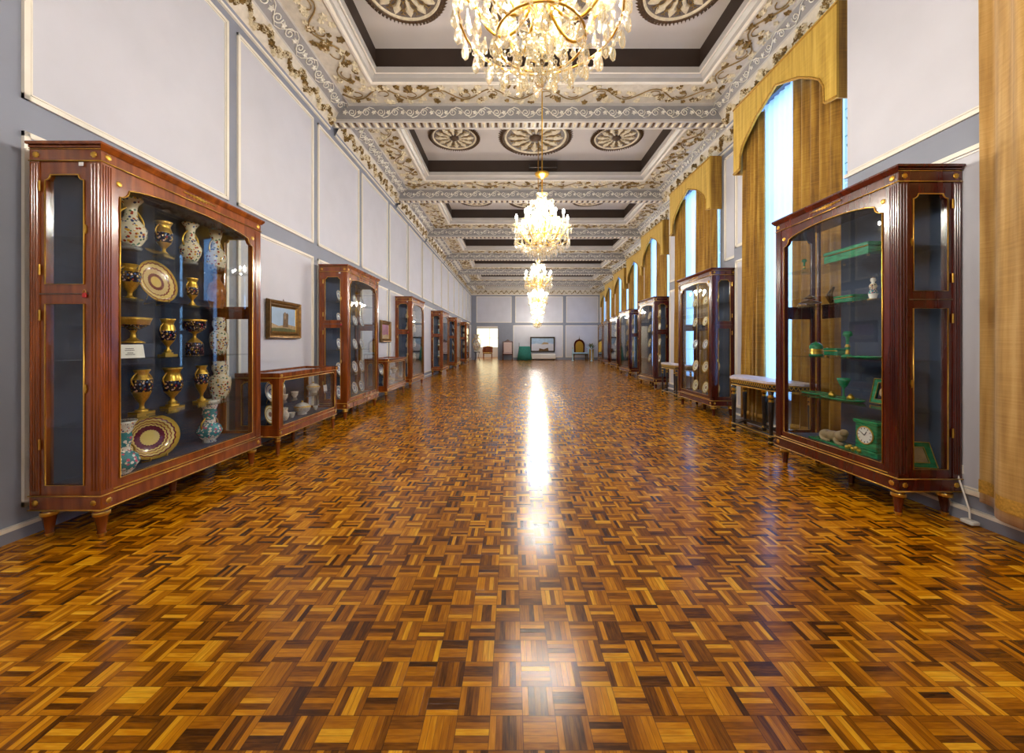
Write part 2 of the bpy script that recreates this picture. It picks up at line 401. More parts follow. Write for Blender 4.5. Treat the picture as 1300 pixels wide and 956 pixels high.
# baseboards
def strip(b, fn, a0, a1, z0, z1, t):
    v = [fn(a, z, tt) for tt in (-.004, t) for z in (z0, z1) for a in (a0, a1)]
    b.add(v, [(0,1,3,2), (4,6,7,5), (0,4,5,1), (2,3,7,6), (0,2,6,4), (1,5,7,3)])
b = mb('stile'); strip(b, fnL, -3.2, END, 0, .075, .028); b.mat('cream'); strip(b, fnL, -3.2, END, .075, .1, .035); struct(b.build('baseboard_left'))

# right wall, stepped, with a window in each bay
wall = mb('stile'); tr = mb('cream'); bs = mb('stile')
WZ0, WZ1, WHW = .5, 5.0, .93
for i, x in enumerate(XR):
    a0, a1 = JOG[i], JOG[i+1]; wc = WIN[i]
    x2 = x+.35
    if wc is None:
        wall.box(x, x2, a0, a1, 0, 6.2); wall.box(x2-.01, XR[i+1]+.1, a1-.06, a1, 0, 6.2)
        segs = [(a0, .9), (1.0, a1)]
    else:
        wall.box(x, x2, a0-.0, wc-WHW, 0, 6.2); wall.box(x, x2, wc+WHW, a1, 0, 6.2)
        wall.box(x, x2, wc-WHW, wc+WHW, 0, WZ0); wall.box(x, x2, wc-WHW, wc+WHW, WZ1, 6.2)
        if i+1 < len(XR): wall.box(x2-.01, XR[i+1]+.1, a1-.06, a1, 0, 6.2)
        segs = [(a0+.02, wc-WHW-.12), (wc+WHW+.12, a1)]
    fn = (lambda x: lambda a, z, t: (x-t, a, z))(x)
    for s0, s1 in segs:
        if s1-s0 > .35:
            o_ = wc is None and s1 > 3
            e_ = s1+.025 if o_ else s1-.06
            panel(tr, fn, s0+.06, e_, DADO_U, 5.02, not o_); panel(tr, fn, s0+.06, e_, .2, DADO_L, not o_)
    bs.mat('stile'); strip(bs, fn, a0, a1, 0, .075, .028); bs.mat('cream'); strip(bs, fn, a0, a1, .075, .1, .035)
struct(wall.build('wall_right')); struct(tr.build('trim_2')); struct(bs.build('baseboard_right'))
# end wall with a doorway
DX0, DX1, DZ = -2.8, -1.13, 2.68
ew = mb('stile')
ew.box(-3.4, DX0, END, END+.25, 0, 6.2); ew.box(DX1, 7.4, END, END+.25, 0, 6.2); ew.box(DX0, DX1, END, END+.25, DZ, 6.2)
struct(ew.build('wall_far'))
tr = mb('cream'); fnE = lambda a, z, t: (a, END-t, z)
px = lambda p: (p-650)/FPX*END
for p0, p1 in ((604, 649.5), (653.5, 714.5), (718, 759.5)):
    panel(tr, fnE, px(p0)+.05, px(p1), 2.95, 5.02)
for p0, p1 in ((651.5, 714.5), (718, 759.5)):
    panel(tr, fnE, px(p0), px(p1), .2, 2.73)
struct(tr.build('trim_3'))
b = mb('stile'); strip(b, fnE, DX1, 6.95, 0, .14, .03); struct(b.build('baseboard_far'))
# room beyond the doorway
b = mb('field'); b.box(-3.6, -3.5, END+.25, END+6, 0, 3.4); b.box(1.2, 1.3, END+.25, END+6, 0, 3.4); b.box(-3.6, 1.3, END+5.9, END+6, 0, .95); b.box(-3.6, 1.3, END+5.9, END+6, 2.7, 3.4)
b.box(-3.6, -3.3, END+5.9, END+6, .95, 2.7); b.box(-.9, 1.3, END+5.9, END+6, .95, 2.7); b.box(-3.6, 1.3, END+.25, END+6, 3.4, 3.5)
struct(b.build('wall_beyond'))
b = mb('outwin'); b.box(-3.3, -.9, END+6.0, END+6.02, .95, 2.7); b.mat('cream'); b.box(-2.13, -2.07, END+5.9, END+5.98, .95, 2.7); b.box(-3.3, -.9, END+5.9, END+5.98, 1.8, 1.85); struct(b.build('window_9'))

# ------------------------------------------------------------------ windows with drapery
def window(i):
    x, wc = XR[i], WIN[i]
    root = empty('window_%d' % i, (x+.28, wc, 0)); root['kind'] = 'structure'
    f = mb('cream')
    for a0, a1, z0, z1 in ((-WHW, -WHW+.07, WZ0, WZ1), (WHW-.07, WHW, WZ0, WZ1), (-WHW, WHW, WZ0, WZ0+.07), (-WHW, WHW, WZ1-.07, WZ1), (-.03, .03, WZ0, WZ1), (-WHW, WHW, 3.3, 3.36), (-WHW, WHW, 1.9, 1.95)):
        f.cbox(-.03, .03, a0, a1, z0, z1, .008)
    f.build('window_frame', root)
    g = mb('glass'); g.box(.0, .005, -WHW+.07, WHW-.07, WZ0+.07, WZ1-.07); g.build('window_glass', root)
    if i <= 2:
        g = mb('iron')
        for zc in [WZ0+.25+.34*k for k in range(14)]:
            for yc in (-.78, -.5, -.2, .2, .56):
                g.tube([(.045, yc+.13*math.cos(t*.55)*(1-t/14), zc+.13*math.sin(t*.55)*(1-t/14)) for t in range(12)], .007, 4)
        g.build('iron_grille', root)
for i in range(1, 8): window(i)

def pleats(name, y0, y1, z0, z1, x, amp, n, key, flare=0, hem=False, thick=True):
    """hanging cloth between y0 and y1 at depth x: a folded sheet, flaring towards its foot"""
    b = mb(key); NU, NV = n*8, 10
    ph = [rnd.uniform(-.5, .5) for _ in range(n+2)]
    am = [rnd.uniform(.6, 1.25) for _ in range(n+2)]
    vs = []
    for v in range(NV+1):
        t = v/NV; z = z1+(z0-z1)*t
        for u in range(NU+1):
            s = u/NU; k = s*n; ki = int(min(k, n-1)); fr = k-ki
            A = am[ki]*(1-fr)+am[ki+1]*fr
            c = (y0+y1)/2; w = (y1-y0)/2*(1+flare*t)
            yy = c+(2*s-1)*w+.25*amp*math.sin(2*PI*k*2+ph[ki])*t
            xx = x+amp*A*(.55+.45*t)*math.sin(2*PI*k+.35*ph[ki]+.5*t*ph[ki])
            vs.append((xx, yy, z))
    W = NU+1; fs = []
    for v in range(NV):
        for u in range(NU): fs.append((v*W+u, v*W+u+1, (v+1)*W+u+1, (v+1)*W+u))
    b.add(vs, fs, True)
    hemf = None
    if hem:
        b.mat('hem')
        hv = [(p[0]-.006, p[1], p[2]) for p in vs[(NV)*W:(NV+1)*W]]; hb = []
        for p, q in zip(vs[NV*W:(NV+1)*W], vs[(NV-1)*W:NV*W]):
            hb.append((p[0]-.006, p[1], p[2]+.05))
        ht = [(p[0]-.006, p[1], p[2]+.13) for p in vs[NV*W:(NV+1)*W]]
        b.add(hb+ht, [(u, u+1, W+u+1, W+u) for u in range(NU)], True)
    o = b.build(name, recalc=False)
    if thick:
        so = o.modifiers.new('thickness', 'SOLIDIFY'); so.thickness = .008
    return o
def valance(i):
    x = XR[i]-.25; wc = WIN[i]; hw = 1.0; zt = EYE+3.84
    zz = lambda k: EYE+k
    half = [(hw, zz(2.75)), (hw-.17, zz(2.78)), (hw-.18, zz(2.98)), (hw-.24, zz(3.1)), (hw-.36, zz(3.2)), (.42, zz(3.36)), (0, zz(3.55))]
    outline = [(-a, z) for a, z in half]+[(a, z) for a, z in reversed(half[:-1])]+[(hw, zt), (-hw, zt)]
    root = empty('valance', (x, wc, 0))
    b = mb('velvetval'); b.plate([outline], 0, .025, lambda a, z, t: (t, a, z)); b.build('front_cloth', root)
    for ya in (-hw, hw-.02):
        b = mb('velvet'); b.box(0.0255, .245, ya, ya+.02, zz(2.75), zt); b.build('side_return', root)
    b = mb('hem'); edge = [(-a, z) for a, z in half]+[(a, z) for a, z in reversed(half[:-1])]
    b.tube([(-.004, a, z+.018) for a, z in edge], .012, 5); b.tube([(-.004, -hw, zt-.03), (-.004, hw, zt-.03)], .012, 5); b.build('braid', root)
    return root
ORD = ['', 'nearest', 'second', 'third', 'fourth', 'fifth', 'sixth', 'farthest']
for i in range(1, 8):
    x, wc = XR[i], WIN[i]
    tag(valance(i), f'ochre velvet valance with pointed arch edge over the {ORD[i]} window', 'valance', 'window valances')
    n = 5 if i < 4 else 4
    o = pleats('curtain', wc-(.9 if i == 1 else .96), wc-.15, .1, EYE+3.5, x-.11, .07, n, 'velvet' if i != 1 else 'velvet', .0, hem=i < 3)
    tag(o, f'ochre velvet curtain on the camera side of the {ORD[i]} window', 'curtain', 'window curtains')
    o = pleats('curtain', wc+.45, wc+.96, .1, EYE+3.5, x-.11, .07, n, 'velvet', .0, hem=i < 3)
    tag(o, f'ochre velvet curtain on the far side of the {ORD[i]} window', 'curtain', 'window curtains')
    o = pleats('sheer_curtain', wc-.74, wc+.82, WZ0-.1, WZ1+.05, x+.07, .028, 14, 'sheer', 0, thick=False)
    tag(o, f'white translucent sheer curtain hanging behind velvet in the {ORD[i]} window', 'sheer curtain', 'sheer curtains')
# big curtain beside the camera
b = mb('velvetpale')
NU, NV = 60, 24; vs = []
for v in range(NV+1):
    t = v/NV; z = 5.1+(.1-5.1)*t
    for u in range(NU+1):
        s = u/NU
        yy = 2.71-.02*t-(s*1.6)*(1+.1*t)
        fold = .1*math.sin(s*2*PI*2.6+1.0*t+.6)+.03*math.sin(s*2*PI*7.1-2*t+1)*(1-.5*t)
        xx = 3.2+fold-.12*max(0, t-.45)*s
        vs.append((xx, yy, z+(.09*(1-s) if v == NV else 0)))
W = NU+1
b.add(vs, [(v*W+u, v*W+u+1, (v+1)*W+u+1, (v+1)*W+u) for v in range(NV) for u in range(NU)], True)
root = b.build('curtain', recalc=False); so = root.modifiers.new('thickness', 'SOLIDIFY'); so.thickness = .012
tag(root, 'large pale ochre velvet curtain with gold braid hem hanging near the malachite cabinet', 'curtain', 'window curtains')
b = mb('hem'); lo = vs[NV*W:(NV+1)*W]
b.add([(p[0]-.016, p[1], p[2]+.07) for p in lo]+[(p[0]-.016, p[1], p[2]+.16) for p in lo], [(u, u+1, W+u+1, W+u) for u in range(NU)], True); b.build('hem_braid', root, recalc=False)

# ------------------------------------------------------------------ ceiling
def leafpts(r, ang):
    out = []
    for k in range(10):
        a = ang+2*PI*k/10; rr = r*(1 if k % 2 == 0 else .55)*(1.25 if k == 0 else 1)
        out.append((rr*math.cos(a), rr*math.sin(a)))
    return out
def leaf(b, fn, a, c, r, ang, h=.022):
    p = leafpts(r, ang); n = len(p)
    vs = [fn(a+x, c+y, .002) for x, y in p]+[fn(a+x*.8, c+y*.8, h) for x, y in p]+[fn(a, c, h*.4)]
    fs = [(i, (i+1) % n, n+(i+1) % n, n+i) for i in range(n)]+[(n+i, n+(i+1) % n, 2*n) for i in range(n)]
    b.add(vs, fs, False)
def vine(b, fn, L, W, seed=0):
    """a running vine over a band of length L and width W; fn(along, across, out)"""
    r = random.Random(seed)
    nper = max(1, round(L/.95)); P = L/nper; A = W*.27
    b.mat('stem')
    n = nper*12; b.tube([fn(L*i/n, A*math.sin(2*PI*i/12), .012) for i in range(n+1)], .011, 4)
    for k in range(nper*2):
        a0 = P*(k+.5)/2; sg = 1 if k % 2 == 0 else -1
        pts = []
        for j in range(9):
            t = j/8*PI*1.35; rr = W*.19*(1-.45*j/8)
            pts.append(fn(a0+rr*math.sin(t)*1.3, sg*(A*.2-rr*math.cos(t)*.9), .012))
        b.mat('stem'); b.tube(pts, .008, 4)
        for j in range(11):
            aa = a0+r.uniform(-.25, .25)*P*1.1; cc = sg*-1*W*r.uniform(.0, .42) if j < 7 else sg*W*r.uniform(.22, .44)
            b.mat('leafgold' if r.random() < .38 else 'leafcream'); leaf(b, fn, min(max(aa, .05), L-.05), cc, r.uniform(.035, .07), r.uniform(0, 6.28), .03)
def lace(b, fn, L, W):
    n = max(2, round(L/.26)); P = L/n; b.mat('lace')
    for k in range(n):
        c = P*(k+.5); sg = 1 if k % 2 else -1
        pts = []
        for j in range(15):
            t = j/14*PI*3.1; rr = W*.34*(1-.8*j/14)
            pts.append(fn(c+rr*math.cos(t+sg*.6), sg*rr*math.sin(t+sg*.6), .01))
        b.tube(pts, .0085, 4)
        b.tube([fn(c-P*.5, -sg*W*.3, .01), fn(c-P*.2, sg*W*.1, .01), fn(c+P*.2, sg*W*.42, .01), fn(c+P*.5, sg*W*.3, .01)], .008, 4)
        leaf(b, fn, c-P*.5, 0, W*.2, .3*k, .02)
def garland(b, fn, L, W, seed):
    r = random.Random(seed); n = max(1, round(L/.42)); P = L/n
    for k in range(n):
        for j in range(20):
            t = j/20; a = P*(k+t); c = W*.22*math.sin(PI*2*t)
            b.mat('leafgold' if r.random() < .5 else 'leafcream'); leaf(b, fn, a, c+r.uniform(-.035, .035), r.uniform(.025, .05)*(1.3 if j in (0, 5) else 1), r.uniform(0, 6.28), .035)
def band(b, key, pts0, pts1):
    """quads between two polylines of equal length"""
    b.mat(key); n = len(pts0); b.add(list(pts0)+list(pts1), [(i, i+1, n+i+1, n+i) for i in range(n-1)], False)
def fnplane(o, ux, vx, nx):
    o, ux, vx, nx = map(Vector, (o, ux, vx, nx))
    return lambda a, c, t: tuple(o+ux*a+vx*c+nx*t)
XIL = lambda y: -2.39+.008*y            # inner lip of the soffit (left)
def bay(i):
    y0, y1 = BEAM[i]+BW, BEAM[i+1]
    wl0, wl1 = XL(y0), XL(y1)
    wr = {0: 3.35, 1: 3.35, 2: 3.88, 3: 4.3, 4: 4.92, 5: 5.5, 6: 5.9, 7: 6.35, 8: 6.95}[i]
    li = XIL((y0+y1)/2)-.0; ri = {0: 2.5, 1: 2.5, 2: 3.18, 3: 3.5, 4: 4.13, 5: 4.75, 6: 5.1, 7: 5.5, 8: 6.1}[i]
    ya, yb = y0+.5, y1-.55
    lo, ro = li-.57, wr-.28
    g = mb('vineground')
    # soffit ring
    O = [(lo, y0), (ro, y0), (ro, y1), (lo, y1)]; I = [(li, ya), (ri, ya), (ri, yb), (li, yb)]
    g.add([(x, y, ZS) for x, y in O+I], [(0,1,5,4), (1,2,6,5), (2,3,7,6), (3,0,4,7)])
    # moulded lip, stepping inwards and up
    prof = [(0, 0), (0, -.035), (.035, -.045), (.07, -.03), (.075, .03), (.13, .075), (.14, .05), (.17, .05), (.175, .14), (.15, .15)]
    rings = [[(li+d, ya+d), (ri-d, ya+d), (ri-d, yb-d), (li+d, yb-d)] for d, h in prof]
    g.mat('silver')
    for k in range(len(prof)-1):
        g.mat('cream' if k in (1, 2, 6) else 'silver')
        vs = [(x, y, ZS+prof[k][1]) for x, y in rings[k]]+[(x, y, ZS+prof[k+1][1]) for x, y in rings[k+1]]
        g.add(vs, [(j, (j+1) % 4, 4+(j+1) % 4, 4+j) for j in range(4)])
    # recess
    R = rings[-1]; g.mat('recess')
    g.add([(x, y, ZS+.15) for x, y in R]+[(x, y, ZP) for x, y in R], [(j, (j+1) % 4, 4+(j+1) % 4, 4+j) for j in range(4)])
    g.mat('ceil'); g.add([(x, y, ZP) for x, y in R], [(0,1,2,3)])
    # roof slab over the bay keeps daylight out
    g.box(wl0-.2, wr+.3, BEAM[i], y1, ZP+.02, ZP+.1)
    # wall cornices
    for side in (0, 1):
        if side == 0:
            P = lambda d, z: [(wl0+d, y0, z), (wl1+d, y1, z)]; edge = lo-(wl0+wl1)/2
        else:
            P = lambda d, z: [(wr-d, y0, z), (wr-d, y1, z)]; edge = wr-ro
        zb = EYE+3.83
        seq = [(0, zb, 'cream'), (.03, zb, 'cream'), (.03, zb+.03, 'stile'), (.05, zb+.05, 'vineground'), (.165, zb+.29, 'silver'), (.18, zb+.31, 'laceground'), (edge-.01, ZS-.03, 'silver'), (edge, ZS, None)]
        for k in range(len(seq)-1):
            band(g, seq[k][2], P(seq[k][0], seq[k][1]), P(seq[k+1][0], seq[k+1][1]))
        L = y1-y0
        def mid(k, out):
            a = Vector((seq[k][0], 0, seq[k][1])); c = Vector((seq[k+1][0], 0, seq[k+1][1])); m = (a+c)/2; v = (c-a); W = v.length; v.normalize()
            base = P(m.x, m.z)[0]; sgn = 1 if side == 0 else -1
            u = (Vector(P(m.x, m.z)[1])-Vector(base)).normalized()
            vv = Vector((sgn*v.x, 0, v.z)); nn = Vector((sgn*v.z, 0, -v.x))
            return fnplane(base, u, vv, nn), W
        f1, W1 = mid(3, 0); garland(g, f1, L, W1, i*7+side)
        f2, W2 = mid(5, 0); lace(g, f2, L, W2*1.05)
    # vines on the four soffit sides
    up = (0, 0, -1)
    vine(g, fnplane((lo+.0, yb+.275, ZS), (1, 0, 0), (0, 1, 0), up), ro-lo, .5, i*11+1)
    vine(g, fnplane((lo+.0, ya-.25, ZS), (1, 0, 0), (0, 1, 0), up), ro-lo, .45, i*11+2)
    vine(g, fnplane(((lo+li)/2, ya, ZS), (0, 1, 0), (1, 0, 0), up), yb-ya, .52, i*11+3)
    vine(g, fnplane(((ro+ri)/2, ya, ZS), (0, 1, 0), (1, 0, 0), up), yb-ya, .5, i*11+4)
    o = g.build('ceiling', recalc=False); struct(o)
    return li, ri, ya, yb
bays = {}
for i in range(0, 9): bays[i] = bay(i)
# cross beams
bm_ = 0
for i in range(1, 9):
    y = BEAM[i]; wr = {1: 3.35, 2: 3.88, 3: 4.3, 4: 4.92, 5: 5.5, 6: 5.9, 7: 6.35, 8: 6.95}[i]
    zb = EYE+3.97; x0, x1 = XL(y)-.01, wr
    g = mb('laceground')
    g.box(x0, x1, y, y+BW, zb+.02, ZS+.4)
    g.mat('silver'); g.box(x0, x1, y-.015, y+BW+.015, zb, zb+.045); g.box(x0, x1, y-.02, y+BW+.02, ZS-.04, ZS+.0)
    lace(g, fnplane((x0+.3, y, (zb+.045+ZS-.04)/2), (1, 0, 0), (0, 0, 1), (0, -1, 0)), x1-x0-.6, .22)
    g.mat('bead')
    n = int((x1-x0)/.075)
    for k in range(n):
        xx = x0+.06+k*.075; g.mat('bead' if k % 2 else 'leafcream'); g.add([(xx, y+.02, zb), (xx+.05, y+.02, zb), (xx+.05, y+BW-.02, zb), (xx, y+BW-.02, zb), (xx+.025, y+BW/2, zb-.03)], [(0,1,4), (1,2,4), (2,3,4), (3,0,4), (3,2,1,0)])
    struct(g.build('ceiling_beam', recalc=False))
# cornice of the end wall
g = mb('vineground'); zb = EYE+3.83
g.mat('cream'); g.box(XL(END), 6.95, END-.05, END, zb, zb+.04); g.mat('vineground')
band(g, 'vineground', [(XL(END), END-.05, zb+.04), (6.95, END-.05, zb+.04)], [(XL(END), END-.3, zb+.4), (6.95, END-.3, zb+.4)])
garland(g, fnplane((-3, END-.19, zb+.2), (1, 0, 0), (0, -.57, .82), (0, -.82, -.57)), 9.9, .5, 99)
garland(g, fnplane((-3, END-.16, zb+.27), (1, 0, 0), (0, -.57, .82), (0, -.82, -.57)), 9.9, -.5, 98)
g.mat('silver'); g.box(XL(END), 6.95, END-.34, END, zb+.4, ZS+.3)
struct(g.build('trim_4', recalc=False))

# ceiling medallions
def medallion(R):
    root = empty('ceiling_medallion', (0, 0, 0))
    b = mb('laceground'); b.lathe([(R, 0), (R, -.02), (R*.97, -.025), (0, -.025)], 48); b.build('disc', root)
    b = mb('bead')
    b.lathe([(R*.90, -.025), (R*.92, -.05), (R*.97, -.05), (R*.985, -.025)], 48)
    n = 64
    for k in range(n):
        a = 2*PI*k/n; d = Vector((math.cos(a), math.sin(a), 0)); p = Vector((-d.y, d.x, 0))
        w = R*.035
        b.add([d*R*.93+p*w-Vector((0, 0, .03)), d*R*.93-p*w-Vector((0, 0, .03)), d*R*1.08-Vector((0, 0, .02)), d*R*.96-Vector((0, 0, .09))], [(0, 1, 2), (0, 2, 3), (1, 3, 2), (0, 3, 1)])
    b.build('beaded_rim', root)
    b = mb('leafcream'); b.lathe([(R*.83, -.024), (R*.84, -.045), (R*.89, -.045), (R*.9, -.024)], 48)
    fn = lambda a, c, t: (a, c, -.025-t)
    for k in range(12):
        an = 2*PI*k/12
        f = (lambda an: lambda a, c, t: (a*math.cos(an)-c*math.sin(an), a*math.sin(an)+c*math.cos(an), -.025-t))(an)
        b.mat('leafcream')
        out = [(R*.18, 0), (R*.35, R*.05), (R*.5, R*.05), (R*.58, R*.12), (R*.68, R*.08), (R*.8, 0), (R*.68, -R*.08), (R*.58, -R*.12), (R*.5, -R*.05), (R*.35, -R*.05)]
        n = len(out); b.add([f(x, y, 0) for x, y in out]+[f(.5*R+(x-.5*R)*.9, y*.75, .03) for x, y in out]+[f(.5*R, 0, .045)], [(i, (i+1) % n, n+(i+1) % n, n+i) for i in range(n)]+[(n+i, n+(i+1) % n, 2*n) for i in range(n)])
        b.mat('stem')
        for sg in (1, -1):
            b.tube([f(R*(.3+.35*t/8), sg*R*(.02+.16*math.sin(t/8*PI*.9)), .015) for t in range(9)], R*.012, 4)
            b.tube([f(R*(.66+.06*math.cos(t*.6)), sg*R*(.13+.05*math.sin(t*.6)), .015) for t in range(9)], R*.011, 4)
    b.build('leaf_rosette', root)
    b = mb('bead'); b.lathe([(R*.17, -.02), (R*.16, -.06), (R*.08, -.09), (0, -.1)], 20); b.build('boss', root)
    return root
MY = {1: 1.3, 2: 5.1, 3: 8.8, 4: 12.6, 5: 16.4, 6: 20.2, 7: 24.1, 8: 28.3}
CX = lambda y: .25+.035*y-.02
big = medallion(.8); sm = medallion(.56); first = True
BN = {1: 'camera end bay', 2: 'first full bay', 3: 'second bay', 4: 'third bay', 5: 'fourth bay', 6: 'fifth bay', 7: 'sixth bay', 8: 'last bay'}
for k, y in MY.items():
    if k > 5: continue
    cx = CX(y)
    for dx, src, w in ((0, big, 'large round'), (-1.86, sm, 'smaller round'), (1.86, sm, 'smaller round')):
        o = src if k == 1 and dx <= 0 else copy_tree(src)
        o.location = (cx+dx, y, ZP-.001)
        side = 'in the middle' if dx == 0 else ('toward the panelled wall' if dx < 0 else 'toward the window wall')
        tag(o, f'{w} plaster medallion {side} of the {BN[k]} ceiling', 'ceiling medallion', 'ceiling medallions')

b = mb('ebony'); b.cbox(-.36, .36, -.05, .05, -.055, .055, .01); root = b.build('air_outlet'); root.location = (.8, 9.86, ZP-.2)
b = mb('recess')
for k in range(5): b.box(-.33, .33, -.056, -.05, -.042+.02*k, -.034+.02*k)
b.build('grille', root); tag(root, 'dark slotted outlet on the far side of the second ceiling recess', 'air outlet')

# ------------------------------------------------------------------ display cabinets
def notched(a0, a1, z0, z1, r, arch=0):
    """opening outline: square foot, scooped upper corners, optional shallow arch"""
    p = [(a0, z0), (a1, z0), (a1, z1-r)]
    for k in range(1, 7):
        t = PI/2*k/6; p.append((a1-r*math.sin(t), z1-r*math.cos(t)))
    if arch:
        w = a1-a0-2*r; n = 16
        for k in range(1, n):
            s = k/n; p.append((a1-r-w*s, z1+arch*(1-(2*s-1)**2)**.8))
    for k in range(6, 0, -1):
        t = PI/2*k/6; p.append((a0+r*math.sin(t), z1-r*math.cos(t)))
    p.append((a0, z1-r))
    return p
def flutes(b, key, x0, x1, y, z0, z1, n, axis='x', s=-1):
    """raised reeds on a post face"""
    b.mat(key); w = (x1-x0)/n
    for k in range(n):
        c = x0+w*(k+.5)
        if axis == 'x': P = lambda dx, dy, z: (c+dx, y+s*dy, z)
        else: P = lambda dx, dy, z: (y+s*dy, c+dx, z)
        h = w*.36
        v = [P(-h, 0, z0), P(-h*.5, h*.9, z0), P(h*.5, h*.9, z0), P(h, 0, z0), P(-h, 0, z1), P(-h*.5, h*.9, z1), P(h*.5, h*.9, z1), P(h, 0, z1)]
        b.add(v, [(0,1,5,4), (1,2,6,5), (2,3,7,6), (3,2,1,0), (4,5,6,7)], False)
def rosette(b, c, r, axis):
    b.mat('brass'); c = Vector(c)
    if axis == 'y': f = lambda a, z, t: tuple(c+Vector((a, -t, z)))
    else: f = lambda a, z, t: tuple(c+Vector((t*axis, a, z)))
    n = 16; o = [(r*(1 if k % 2 else .82)*math.cos(2*PI*k/n), r*(1 if k % 2 else .82)*math.sin(2*PI*k/n)) for k in range(n)]
    b.add([f(x, z, 0) for x, z in o]+[f(x*.8, z*.8, r*.3) for x, z in o]+[f(x*.35, z*.35, r*.15) for x, z in o]+[f(0, 0, r*.45)],
          [(i, (i+1) % n, n+(i+1) % n, n+i) for i in range(n)]+[(n+i, n+(i+1) % n, 2*n+(i+1) % n, 2*n+i) for i in range(n)]+[(2*n+i, 2*n+(i+1) % n, 3*n) for i in range(n)], True)
def tall_cabinet(w, d=.47, top=2.62, wood_='mahog', shelves=(.74, 1.19, 1.63, 2.02), split=None, lined=0):
    """local frame: front faces -y at y=0, back at y=d"""
    hw = w/2
    root = empty('display_cabinet', (0, 0, 0))
    ZB, ZD, ZF = .2, .3, 2.5
    # legs
    lp = [(.016, 0), (.018, .01), (.026, .03), (.022, .045), (.036, .14), (.046, .15), (.046, .175), (.038, .182), (.052, .2)]
    for x, y in ((-hw+.06, .06), (hw-.06, .06), (-hw+.06, d-.06), (hw-.06, d-.06), (0, d*.5)):
        b = mb(wood_); b.lathe(lp, 12, (x, y, 0), bands=['brass', 'brass', wood_, wood_, wood_, 'brass', wood_, 'brass']); b.build('leg', root)
    b = mb(wood_); b.cbox(-hw-.005, hw+.005, -.005, d, ZB, ZD, .006)
    b.mat('brass')
    for z in (ZB+.006, ZD-.002):
        b.tube([(-hw-.01, d, z), (-hw-.01, -.01, z), (hw+.01, -.01, z), (hw+.01, d, z)], .0045, 6)
    for x in (-hw+.045, hw-.045): rosette(b, (x, -.006, ZB+.052), .021, 'y')
    for sx in (-1, 1):
        rosette(b, (sx*(hw+.006), .045, ZB+.052), .021, sx); rosette(b, (sx*(hw+.006), d-.045, ZB+.052), .021, sx)
    b.build('base', root)
    # floor of the case, back
    b = mb('navy'); b.box(-hw+.03, hw-.03, .03, d-.02, ZD, ZD+.04); b.box(-hw+.03 if split is None else split, hw-.03, d-.02, d, ZD, ZF); b.build('back_panel', root)
    if split is not None:
        g = mb('glass'); g.box(-hw+.065, split, d-.012, d-.006, ZD+.04, ZF); g.build('back_glass', root)
        g = mb(wood_); g.cbox(-hw+.065, split, d-.024, d-.001, 1.56, 1.69, .004); g.build('back_rail', root)
    if lined:
        g = mb('navy'); g.box(min(lined*(hw-.045), lined*(hw-.04)), max(lined*(hw-.045), lined*(hw-.04)), .04, d-.03, ZD+.04, ZF); g.build('end_lining', root)
    # corner posts with reeding
    pw = .08
    for sx in (-1, 1):
        for (ya, yb) in ((0, pw), (d-.065, d)):
            if split is not None and sx < 0 and ya > 0: ya = d-.025
            b = mb(wood_); x0, x1 = (sx*hw, sx*(hw-pw)) if sx < 0 else (hw-pw, hw)
            if split is not None and sx < 0 and ya > 0: x1 = x0+.025
            b.box(x0, x1, ya, yb, ZD, ZF)
            if ya == 0: flutes(b, wood_, x0+.008, x1-.008, 0, ZD+.03, ZF-.02, 4)
            if yb-ya > .05: flutes(b, wood_, ya+.008, yb-.008, sx*hw, ZD+.03, ZF-.02, 3, 'y', sx)
            b.build('corner_post', root)
    # front door frame with shaped opening
    A = hw-pw-.045; O = [(-hw+pw, ZD), (hw-pw, ZD), (hw-pw, ZF), (-hw+pw, ZF)]
    H = notched(-A, A, .375, 2.375, .065, .055)
    b = mb(wood_); b.plate([O, H], .006, .035, lambda a, z, t: (a, t, z))
    b.mat('brass'); b.tube([(a, .002, z) for a, z in H], .0045, 5, closed=True)
    for sx in (-1, 1): rosette(b, (sx*(A+.004), .005, 2.395), .021, 'y')
    b.tube([(-hw+pw, .003, ZD+.015), (hw-pw, .003, ZD+.015)], .004, 5)
    fr = b.build('front_frame', root)
    g = mb('glass'); g.plate([H], .018, .022, lambda a, z, t: (a, t, z)); g.build('front_glass', fr)
    # ends: doors with two panes
    for sx in (-1, 1):
        yo0, yo1 = pw, d-.065
        c = (yo0+yo1)/2; hh = (yo1-yo0)/2-.035
        O = [(yo0, ZD), (yo1, ZD), (yo1, ZF), (yo0, ZF)]
        H1 = notched(c-hh, c+hh, 1.69, 2.41, .035); H2 = [(c-hh, .365), (c+hh, .365), (c+hh, 1.56), (c-hh, 1.56)]
        fn = (lambda sx: lambda a, z, t: (sx*(hw-t), a, z))(sx)
        b = mb(wood_); b.plate([O, H1, H2], .006, .03, fn)
        b.mat('brass')
        for Hh in (H1, H2): b.tube([fn(a, z, .002) for a, z in Hh], .0045, 5, closed=True)
        b.mat('bead'); b.box(min(sx*hw, sx*(hw-.004)), max(sx*hw, sx*(hw-.004)), yo0, yo1, 1.622, 1.63)
        dr = b.build('end_door', root)
        g = mb('glass'); g.plate([H1], .015, .019, fn); g.plate([H2], .015, .019, fn); g.build('end_glass', dr)
        for z in (1.75, 2.3, .6, 1.45):
            h = mb('brass'); h.cbox(min(sx*hw, sx*(hw+.006)), max(sx*hw, sx*(hw+.006)), d-.075, d-.062, z, z+.07, .002); h.build('hinge', dr)
        h = mb('brass'); 
        for z in (2.05, 1.0): h.plate([[(pw+.012, z), (pw+.02, z-.03), (pw+.028, z), (pw+.022, z+.03), (pw+.018, z+.03)]], .004, -.004, fn)
        h.build('escutcheon', dr)
